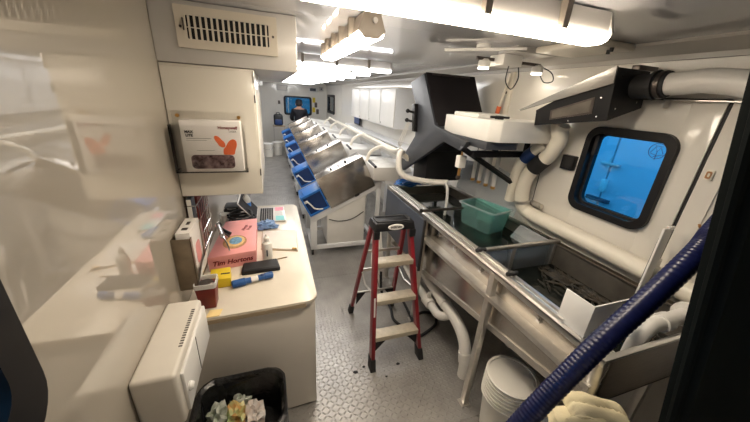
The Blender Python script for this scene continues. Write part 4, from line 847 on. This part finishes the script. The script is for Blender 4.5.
# ------------------------------------------------------------------ ladder
ld = thing('step_ladder', 'red fibreglass step ladder with black top standing on the floor', 'ladder', (.84, 1.93, 0))
FLx, FRx = .632, 1.050
def lerp(a, b, t): return tuple(a[i] + (b[i] - a[i]) * t for i in range(3))
fl0, fl1 = (.632, 1.60, 0), (.672, 1.835, 1.12); fr0, fr1 = (1.052, 1.61, 0), (.945, 1.845, 1.12)
rl0, rl1 = (.628, 2.285, 0), (.672, 1.915, 1.12); rr0, rr1 = (1.060, 2.285, 0), (.945, 1.925, 1.12)
def rail(p0, p1, w_, d_, z0=.06):
    t = z0 / 1.12; a = lerp(p0, p1, t); c = p1
    return MB().hexa([(a[0] - w_, a[1] - d_, a[2]), (a[0] + w_, a[1] - d_, a[2]), (a[0] + w_, a[1] + d_, a[2]), (a[0] - w_, a[1] + d_, a[2])], [(c[0] - w_, c[1] - d_, c[2]), (c[0] + w_, c[1] - d_, c[2]), (c[0] + w_, c[1] + d_, c[2]), (c[0] - w_, c[1] + d_, c[2])], .003)
for p0, p1 in ((fl0, fl1), (fr0, fr1)): obj('front_rail', rail(p0, p1, .0145, .033), 'red_rail', ld)
for p0, p1 in ((rl0, rl1), (rr0, rr1)): obj('rear_rail', rail(p0, p1, .013, .022), 'red_rail', ld)
for p0, p1, d_ in ((fl0, fl1, .04), (fr0, fr1, .04), (rl0, rl1, .03), (rr0, rr1, .03)):
    a = lerp(p0, p1, .09)
    obj('foot', MB().hexa([(p0[0] - .022, p0[1] - d_, 0), (p0[0] + .022, p0[1] - d_, 0), (p0[0] + .022, p0[1] + d_, 0), (p0[0] - .022, p0[1] + d_, 0)], [(a[0] - .018, a[1] - d_, a[2]), (a[0] + .018, a[1] - d_, a[2]), (a[0] + .018, a[1] + d_, a[2]), (a[0] - .018, a[1] + d_, a[2])], .003), 'rubber', ld)
for z in (.285, .575, .865):
    t = z / 1.12; a = lerp(fl0, fl1, t); c = lerp(fr0, fr1, t)
    st_ = MB().box(a[0] + .012, c[0] - .012, a[1] - .045, a[1] + .045, z - .004, z + .004, .001)
    st_.box(a[0] + .012, c[0] - .012, a[1] - .047, a[1] - .042, z - .035, z + .004, .001).box(a[0] + .012, c[0] - .012, a[1] + .042, a[1] + .047, z - .022, z + .004, .001)
    so_ = obj('step', st_, 'step_alu', ld)
    if z < .3:
        for s_, e_ in ((a, 1), (c, -1)):
            obj('gusset', MB().prism([(s_[0] + e_ * .012, z - .15), (s_[0] + e_ * .012, z - .03), (s_[0] + e_ * .12, z - .03)], 'y', a[1] - .030, a[1] - .025), 'black', so_)
for z in (.285, .60, .82):
    t = z / 1.12; a = lerp(rl0, rl1, t); c = lerp(rr0, rr1, t)
    obj('rear_brace', MB().box(a[0], c[0], a[1] - .006, a[1] + .006, z - .012, z + .012, .002), 'alu', ld)
    if z < .3:
        for s_, e_ in ((a, 1), (c, -1)): obj('gusset', MB().prism([(s_[0] + e_ * .012, z - .12), (s_[0] + e_ * .012, z), (s_[0] + e_ * .10, z)], 'y', a[1] - .012, a[1] - .007), 'black', ld)
for x0_, x1_ in ((.650, .652), (.99, 1.0)):
    obj('spreader', MB().tube([(x0_ + .012, 1.72, .60), (x1_ - .004, 1.93, .56), (x0_ + .014, 2.12, .60)], .007, 6), 'alu', ld)
cap_ = obj('top_cap', MB().hexa([(.645, 1.785, 1.098), (.972, 1.795, 1.098), (.972, 1.955, 1.098), (.645, 1.945, 1.098)], [(.655, 1.795, 1.160), (.962, 1.805, 1.160), (.962, 1.945, 1.160), (.655, 1.935, 1.160)], .008), 'black', ld)
for xb in (.645, .928): obj('cap_skirt', MB().box(xb, xb + .045, 1.782, 1.806, 1.04, 1.10, .004), 'black', cap_)
obj('tool_tray', MB().ring('z', 1.158, 1.166, (.67, .945, 1.815, 1.93), .02, (.69, .925, 1.83, 1.915), .015, 3), 'rubber', cap_)
oc = (.812, 1.784, 1.128)
obj('emblem', MB().prism(ell((0, 0), .062, .021), 'z', 0, .003).bm and MB().prism([(oc[0] + .062 * math.cos(k * PI / 12), oc[2] + .021 * math.sin(k * PI / 12)) for k in range(24)], 'y', 1.786, 1.80), 'card_white', cap_, 'white oval emblem')
text('lettering', 'WERNER', .022, frame((oc[0], 1.7855, oc[2]), (1, 0, 0), (0, 0, 1)), 'black', cap_, bold=.0005)
obj('rail_label', MB().hexa([(.640, 1.66, .45), (.652, 1.66, .45), (.652, 1.664, .45), (.640, 1.664, .45)], [(.655, 1.785, 1.02), (.675, 1.785, 1.02), (.675, 1.79, 1.02), (.655, 1.79, 1.02)]), 'card_white', ld)

# ------------------------------------------------------------------ blue hose, towel, dark door edge
bh = thing('corrugated_hose', 'thick dark blue corrugated hose sagging across the tank near end', 'hose', (.95, .46, 1.3))
hp = [(1.74, .56, 1.80), (1.62, .545, 1.70), (1.50, .525, 1.615), (1.416, .51, 1.548), (1.237, .50, 1.395), (1.064, .50, 1.232), (.932, .50, 1.078), (.82, .50, .935), (.735, .50, .78), (.68, .49, .58), (.66, .48, .35), (.66, .47, .05)]
obj('hose_wall', MB().tube(hp, .037, 22, smooth=50, ribs=lambda i: 1.0 + .020 * (1 if i % 4 < 2 else -1)), 'hose_blue', bh)
obj('end_collar', MB().cyl((1.73, .558, 1.792), (1.80, .57, 1.85), .044, 18), 'rubber', bh)
tw = thing('towel', 'folded cream towel bundled on the grey tote at lower right', 'towel', (1.08, .42, .86))
def towel_fold(cx, cy, z0, lx, ly, h, rz, seed, name):
    """a thick folded slab of cloth: rounded fold on one side, soft creases over the top"""
    from mathutils import noise as nz
    nu, nv = 26, 22; b = bmesh.new(); G = []
    for i in range(nu + 1):
        row = []; u = i / nu * 2 - 1
        for j in range(nv + 1):
            v = j / nv * 2 - 1
            e = (1 - abs(u) ** 5) * (1 - abs(v) ** 5)
            n_ = nz.noise(Vector((u * 1.1 + seed, v * .8, seed * 2.0)))
            cr = abs(math.sin(3.4 * (v + .25 * u) + 1.5 * n_ + seed)) ** .35
            z = h * max(0, e) ** .4 * (.62 + .25 * n_ + .26 * cr)
            k = 1 + .10 * nz.noise(Vector((u * 2, v * 2, seed + 5)))
            x, y = u * lx * k, v * ly * k
            row.append(b.verts.new((cx + x * math.cos(rz) - y * math.sin(rz), cy + x * math.sin(rz) + y * math.cos(rz), z0 + z)))
        G.append(row)
    for i in range(nu):
        for j in range(nv): b.faces.new((G[i][j], G[i + 1][j], G[i + 1][j + 1], G[i][j + 1]))
    rim = [G[i][0] for i in range(nu + 1)] + [G[nu][j] for j in range(1, nv + 1)] + [G[i][nv] for i in range(nu - 1, -1, -1)] + [G[0][j] for j in range(nv - 1, 0, -1)]
    b.faces.new(rim[::-1]); bmesh.ops.recalc_face_normals(b, faces=b.faces)
    m_ = MB(); m_._merge(b); return obj(name, m_, 'towel', tw)
towel_fold(1.090, .42, .864, .15, .085, .075, -.3, 1.0, 'lower_fold')
towel_fold(1.110, .44, .915, .105, .060, .065, -.5, 3.0, 'upper_fold')
towel_fold(1.040, .40, .90, .075, .055, .060, -.2, 6.0, 'side_fold')
to = thing('storage_tote', 'grey tote below the cream towel beside the tank end', 'tote', (1.06, .43, 0))
obj('tote_body', MB().hexa([(.92, .33, 0), (1.15, .33, 0), (1.15, .50, 0), (.92, .50, 0)], [(.90, .31, .84), (1.155, .31, .84), (1.155, .51, .84), (.90, .51, .84)], .01), 'housing', to)
obj('lid', MB().box(.89, 1.16, .30, .515, .838, .864, .006), 'grey_machine', to)
dd = thing('dark_door', 'dark slanted door edge standing close at the right of the doorway', 'door', (1.4, .25, 0))
def edge(z): t = (2.054 - z) / (2.054 - 1.128); return (.838 + (1.06 - .838) * t, .348 + (.285 - .348) * t, z)
p0, p1 = edge(0.0), edge(2.355)
obj('leaf', MB().hexa([p0, (2.02, p0[1] - .10, 0), (2.02, p0[1] - .16, 0), (p0[0], p0[1] - .06, 0)], [p1, (2.02, p1[1] - .10, 2.355), (2.02, p1[1] - .16, 2.355), (p1[0], p1[1] - .06, 2.355)], .004), 'dark_green', dd)
obj('edge_seal', MB().tube([(p0[0] - .004, p0[1] - .03, 0.012), (p1[0] - .004, p1[1] - .03, 2.345)], .012, 8), 'dark_green', dd)
hk = solo('copper_hook', MB().tube([(RX - .001, .735, 1.50), (RX - .04, .735, 1.505), (RX - .06, .74, 1.50), (RX - .07, .745, 1.515)], .006, 8, smooth=4), 'tan', 'small copper hook on the right wall beside the hose end', 'hook', (RX, .735, 1.5))

# ------------------------------------------------------------------ right wall upper cabinets
wc = thing('upper_cabinet', 'white four-door wall cabinet high on the right wall', 'cabinet', (1.87, 5.47, 1.57))
obj('carcass', MB().box(1.72, RX - .0065, 4.2, 6.77, 1.57, 2.14, .004), 'machine_white', wc)
for k in range(4):
    y = 4.2 + .6425 * k
    dr = obj('door', MB().box(1.70, 1.72, y + .012, y + .630, 1.585, 2.125, .004), 'plastic_white', wc)
    obj('handle', MB().cyl((1.698, y + .56, 1.62), (1.690, y + .56, 1.62), .012, 8), 'chrome', dr)
obj('top_rail', MB().box(1.70, 2.0, 4.2, 6.77, 2.14, 2.155, .003), 'pvc', wc)
bm_ = thing('wall_monitor', 'dark narrow monitor on the right wall beyond the white cabinet', 'monitor', (1.95, 7.2, 1.45))
obj('panel', MB().box(1.95, 1.98, 6.95, 7.45, 1.35, 1.85, .008), 'black', bm_); obj('bracket', MB().box(1.98, RX - .0065, 7.15, 7.25, 1.55, 1.65, .003), 'dark_metal', bm_); obj('display', MB().box(1.947, 1.951, 6.97, 7.43, 1.38, 1.83), 'blue_dark', bm_)
sf = thing('equipment_shelf', 'long pale shelf under the white wall cabinet on right wall', 'shelf', (1.9, 5.6, 1.3))
obj('board', MB().box(1.80, RX - .0065, 3.6, 7.8, 1.30, 1.325, .004), 'machine_white', sf)
for y in (3.9, 5.2, 6.5, 7.6): obj('bracket', MB().box(1.85, RX - .0065, y, y + .03, 1.22, 1.30, .003), 'machine_white', sf)

# ------------------------------------------------------------------ spotlights and camera rig on the ceiling
rig = thing('spotlight_rig', 'ceiling rig with two small warm spotlights and dangling wires', 'light', (1.55, 1.8, CZ))
obj('ceiling_plate', MB().box(1.50, 1.82, 1.72, 1.90, 2.325, CZ, .004), 'housing', rig)
obj('junction', MB().box(1.50, 1.66, 1.83, 1.98, 2.255, 2.325, .006), 'plastic_white', rig)
obj('arm', MB().box(1.36, 1.92, 1.925, 1.945, 2.285, 2.305, .002), 'dark_metal', rig)
for x, y in ((1.43, 1.94), (1.90, 1.93)):
    hd = obj('spot_head', MB().lathe([(.030, 0), (.042, .012), (.040, .045), (.024, .06)], (x, y, 2.235), 16), 'plastic_white', rig)
    obj('lens', MB().lathe([(.036, 0), (.036, .004)], (x, y, 2.232), 16), 'spot_face', hd)
obj('wire', MB().tube([(1.56, 1.84, 2.26), (1.54, 1.82, 2.16), (1.60, 1.82, 2.11), (1.66, 1.84, 2.18), (1.66, 1.86, 2.26)], .004, 6, smooth=6), 'cable_black', rig)
obj('wire', MB().tube([(1.86, 1.93, 2.30), (1.96, 1.86, 2.25), (1.98, 1.84, 2.19), (1.94, 1.88, 2.18), (1.92, 1.92, 2.24)], .004, 6, smooth=6), 'cable_black', rig)
fan = thing('ceiling_bar', 'white bar beneath the ceiling beside the spotlight rig', 'bar', (1.25, 1.65, CZ))
obj('bar', MB().hexa([(1.15, 2.02, 2.325), (1.17, 2.04, 2.325), (1.52, 1.66, 2.325), (1.50, 1.64, 2.325)], [(1.15, 2.02, 2.34), (1.17, 2.04, 2.34), (1.52, 1.66, 2.34), (1.50, 1.64, 2.34)], .002), 'plastic_white', fan)
obj('mount', MB().cyl((1.33, 1.84, 2.34), (1.33, 1.84, CZ), .045, 16), 'plastic_white', fan)
vt = thing('hatch_cover', 'cream ceiling hatch frame above the black tunnel', 'hatch', (1.7, 1.45, CZ))
obj('frame', MB().box(1.62, 1.93, 1.30, 1.70, 2.325, CZ, .012, 3), 'pvc', vt)
for y in (1.30, 1.36): obj('thumb_screw', MB().cyl((1.75 + (y - 1.3), y, 2.325), (1.75 + (y - 1.3), y, 2.305), .010, 10), 'black', vt)
sw = thing('sensor_probe', 'thin cream pole with orange handle end on right wall', 'pole', (2.0, 2.3, 1.98))
obj('pole', MB().cyl((1.985, 2.36, 1.98), (1.985, 2.30, 2.26), .012, 8), 'pvc', sw); obj('grip', MB().cyl((1.985, 2.37, 1.93), (1.985, 2.36, 1.99), .020, 10), 'orange', sw); obj('clip', MB().box(1.98, RX - .0005, 2.325, 2.345, 2.10, 2.12), 'dark_metal', sw)

# ------------------------------------------------------------------ far end
po = thing('wall_poster', 'grey and white striped notice on the left wall far end', 'poster', (LX + .001, 9.6, 1.6))
obj('sheet', MB().box(LX + .0005, LX + .004, 9.2, 11.2, 1.52, 1.90), 'card_white', po)
for k in range(7): obj('printed_stripe', MB().box(LX + .004, LX + .0048, 9.3 + k * .27, 9.42 + k * .27, 1.56, 1.86), 'housing', po)
sg = thing('exit_sign', 'pale framed sign above the far window', 'sign', (.37, FY - .01, 2.1))
obj('frame', MB().ring('y', FY - .02, FY - .001, (.23, .60, 2.02, 2.2), .01, (.25, .58, 2.04, 2.18), .01, 3), 'housing', sg); obj('face', MB().box(.245, .585, FY - .012, FY - .002, 2.035, 2.185), 'paper', sg)
tm = thing('thermostat', 'white wall unit with dark display right of the pale sign', 'thermostat', (1.5, FY - .02, 2.1))
obj('case', MB().box(1.36, 1.68, FY - .05, FY - .001, 2.02, 2.2, .01), 'plastic_white', tm); obj('display', MB().box(1.40, 1.62, FY - .053, FY - .049, 2.06, 2.16, .002), 'slate', tm)
sq = thing('alarm_box', 'small grey box on far wall beside the white unit', 'box', (1.8, FY - .02, 2.15))
obj('case', MB().box(1.74, 1.90, FY - .05, FY - .001, 2.08, 2.22, .008), 'housing', sq); obj('button', MB().cyl((1.82, FY - .05, 2.15), (1.82, FY - .06, 2.15), .03, 12), 'slate', sq)
for k, (x, z, m_) in enumerate(((1.55, 1.75, 'yellow'), (1.62, 1.58, 'dark_metal'), (1.54, 1.40, 'yellow'), (1.68, 1.34, 'dark_metal'))):
    t = thing('wall_tag', ['yellow tag at the upper right of the far window', 'dark tag right of the far window at mid height', 'yellow tag at the lower right of the far window', 'dark tag at the lower right of the far window'][k], 'tag', (x, FY - .01, z))
    obj('plate', MB().rrect('y', FY - .012, FY - .001, (x - .05, x + .05, z - .09, z + .09), .02), m_, t); obj('pin', MB().cyl((x, FY - .012, z + .06), (x, FY - .02, z + .06), .008, 8), 'chrome', t)
swt = solo('light_switch', MB().box(.25, .33, FY - .015, FY - .001, 1.55, 1.67, .004).box(.28, .30, FY - .022, FY - .014, 1.59, 1.63, .002), 'dark_metal', 'small dark switch left of the far window', 'switch', (.29, FY - .01, 1.55))
ft = thing('side_table', 'small pinkish side table at the far left corner', 'table', (.15, 10.9, 0))
obj('tabletop', MB().box(.02, .42, 10.72, 11.08, .87, .90, .004), 'counter_edge', ft)
for x in (.05, .39):
    for y in (10.75, 11.05): obj('leg', MB().box(x - .018, x + .018, y - .018, y + .018, 0, .87), 'alu', ft)
obj('shelf', MB().box(.04, .40, 10.74, 11.06, .35, .37), 'alu', ft)
bp = thing('backpack', 'dark navy backpack on the small side table', 'bag', (.22, 10.9, .9))
obj('bag_body', MB().box(.06, .36, 10.78, 11.02, .90, 1.27, .07, 3), 'cable_black', bp); obj('front_pocket', MB().box(.10, .32, 10.745, 10.80, .93, 1.10, .02), 'blue_dark', bp); obj('strap', MB().tube([(.15, 10.9, 1.26), (.17, 10.9, 1.31), (.25, 10.9, 1.31), (.27, 10.9, 1.26)], .012, 6, smooth=4), 'cable_black', bp)
for k, (x, y) in enumerate(((-.16, 10.05), (.12, 10.35))):
    t = thing('pail', ['white lidded pail on the floor at the far left', 'white lidded pail beside the small side table legs'][k], 'bucket', (x, y, 0))
    obj('pail_body', MB().lathe([(.13, 0), (.15, .38), (.15, .40)], (x, y, 0), 24), 'bucket_white', t); obj('lid', MB().lathe([(.157, .39), (.160, .40), (.160, .425), (.14, .43)], (x, y, 0), 24), 'plastic_white', t)
    obj('handle', MB().tube([(x - .155, y, .36), (x - .12, y - .12, .28), (x, y - .165, .25), (x + .12, y - .12, .28), (x + .155, y, .36)], .004, 6, smooth=4), 'chrome', t)
hv = solo('door_closer', MB().prism([(9.5, 2.10), (9.9, 2.14), (10.0, 2.2), (9.5, 2.26)], 'x', LX + .001, LX + .30, .01), 'plastic_white', 'pale wedge-shaped cover high on the left wall far end', 'cover', (LX, 9.7, 2.1))

# ------------------------------------------------------------------ person at the far window, seen from behind
def skin_mesh(verts, edges, radii, sub=2):
    me = bpy.data.meshes.new('s'); me.from_pydata(verts, edges, []); o = bpy.data.objects.new('s', me); COL.objects.link(o)
    md = o.modifiers.new('k', 'SKIN'); sv = me.skin_vertices[0].data
    for i, r in enumerate(radii): sv[i].radius = (r, r) if not isinstance(r, tuple) else r
    sv[0].use_root = True
    s2 = o.modifiers.new('u', 'SUBSURF'); s2.levels = sub; s2.render_levels = sub
    bpy.context.view_layer.update()
    out = bpy.data.meshes.new_from_object(o.evaluated_get(bpy.context.evaluated_depsgraph_get()))
    bpy.data.objects.remove(o)
    out.polygons.foreach_set('use_smooth', [True] * len(out.polygons))
    return out
PX, PY = .92, 11.05
pe = thing('person', 'person in dark jacket and black cap facing the far window', 'person', (PX, PY, 0))
V = [(0, 0, .95), (0, .02, 1.12), (0, .02, 1.30), (0, .0, 1.42), (0, .02, 1.50), (0, .04, 1.60), (0, .05, 1.70),
     (-.10, 0, .90), (-.11, .02, .48), (-.11, -.03, .08), (-.11, .12, .04), (.10, 0, .90), (.11, .02, .48), (.11, -.03, .08), (.11, .12, .04),
     (-.19, .0, 1.40), (-.26, .06, 1.14), (-.20, .30, 1.06), (-.19, .38, 1.06), (.19, .0, 1.40), (.26, .06, 1.14), (.20, .30, 1.06), (.19, .38, 1.06)]
E_ = [(0, 1), (1, 2), (2, 3), (3, 4), (4, 5), (5, 6), (0, 7), (7, 8), (8, 9), (9, 10), (0, 11), (11, 12), (12, 13), (13, 14), (3, 15), (15, 16), (16, 17), (17, 18), (3, 19), (19, 20), (20, 21), (21, 22)]
Rr = [.15, .14, .16, .12, .055, .10, .085, .095, .065, .05, .04, .095, .065, .05, .04, .075, .055, .042, .032, .075, .055, .042, .032]
for s in (-1, 1):
    hb = 18 if s < 0 else 22; ox = -.19 if s < 0 else .19
    for j, (dx, ln) in enumerate(((-.03, .07), (-.01, .08), (.012, .075), (.032, .06))):
        i0 = len(V); V += [(ox + dx * .8, .43, 1.055), (ox + dx, .43 + ln * .6, 1.05), (ox + dx, .43 + ln, 1.03)]; Rr += [.011, .009, .008]; E_ += [(hb, i0), (i0, i0 + 1), (i0 + 1, i0 + 2)]
    i0 = len(V); V += [(ox - s * .045, .40, 1.06), (ox - s * .06, .45, 1.05)]; Rr += [.012, .009]; E_ += [(hb, i0), (i0, i0 + 1)]
body = skin_mesh([(PX + x, PY + y, z) for x, y, z in V], E_, Rr, 2)
link_mesh('body', body, 'skin', pe)
jk = skin_mesh([(PX + x, PY + y, z) for x, y, z in [(0, 0, .86), (0, .02, 1.12), (0, .02, 1.30), (0, .0, 1.43), (-.19, 0, 1.40), (-.265, .06, 1.14), (-.205, .29, 1.06), (.19, 0, 1.40), (.265, .06, 1.14), (.205, .29, 1.06)]], [(0, 1), (1, 2), (2, 3), (3, 4), (4, 5), (5, 6), (3, 7), (7, 8), (8, 9)], [.185, .17, .19, .14, .095, .075, .058, .095, .075, .058], 2)
link_mesh('jacket', jk, 'cloth_dark', pe)
tr_ = skin_mesh([(PX + x, PY + y, z) for x, y, z in [(0, 0, .95), (-.10, 0, .88), (-.11, .02, .48), (-.11, -.03, .10), (.10, 0, .88), (.11, .02, .48), (.11, -.03, .10)]], [(0, 1), (1, 2), (2, 3), (0, 4), (4, 5), (5, 6)], [.165, .115, .085, .075, .115, .085, .075], 2)
link_mesh('trousers', tr_, 'slate', pe)
for s in (-1, 1): obj('shoe', MB().blob((PX + s * .11, PY + .05, .045), .055, .13, .045, 1, .05, 3), 'black', pe)
obj('hair', MB().blob((PX, PY + .02, 1.62), .108, .105, .10, 2, .06, 3), 'hair', pe)
obj('cap', MB().lathe([(.118, 0), (.118, .05), (.10, .10), (.05, .125), (.0, .13)], (PX, PY + .045, 1.645), 20).prism([(PX - .07, PY + .14), (PX + .07, PY + .14), (PX + .05, PY + .24), (PX - .05, PY + .24)], 'z', 1.65, 1.66), 'cloth_dark', pe)
for s in (-1, 1): obj('eye', MB().blob((PX + s * .035, PY + .145, 1.615), .012, .008, .009, 1, .02, 2), 'black', pe); obj('ear', MB().blob((PX + s * .105, PY + .05, 1.60), .015, .025, .035, 1, .05, 2), 'skin', pe)
obj('nose', MB().blob((PX, PY + .155, 1.585), .014, .018, .022, 1, .02, 2), 'skin', pe); obj('mouth', MB().blob((PX, PY + .142, 1.545), .025, .008, .007, 1, .02, 2), 'dark_red', pe)
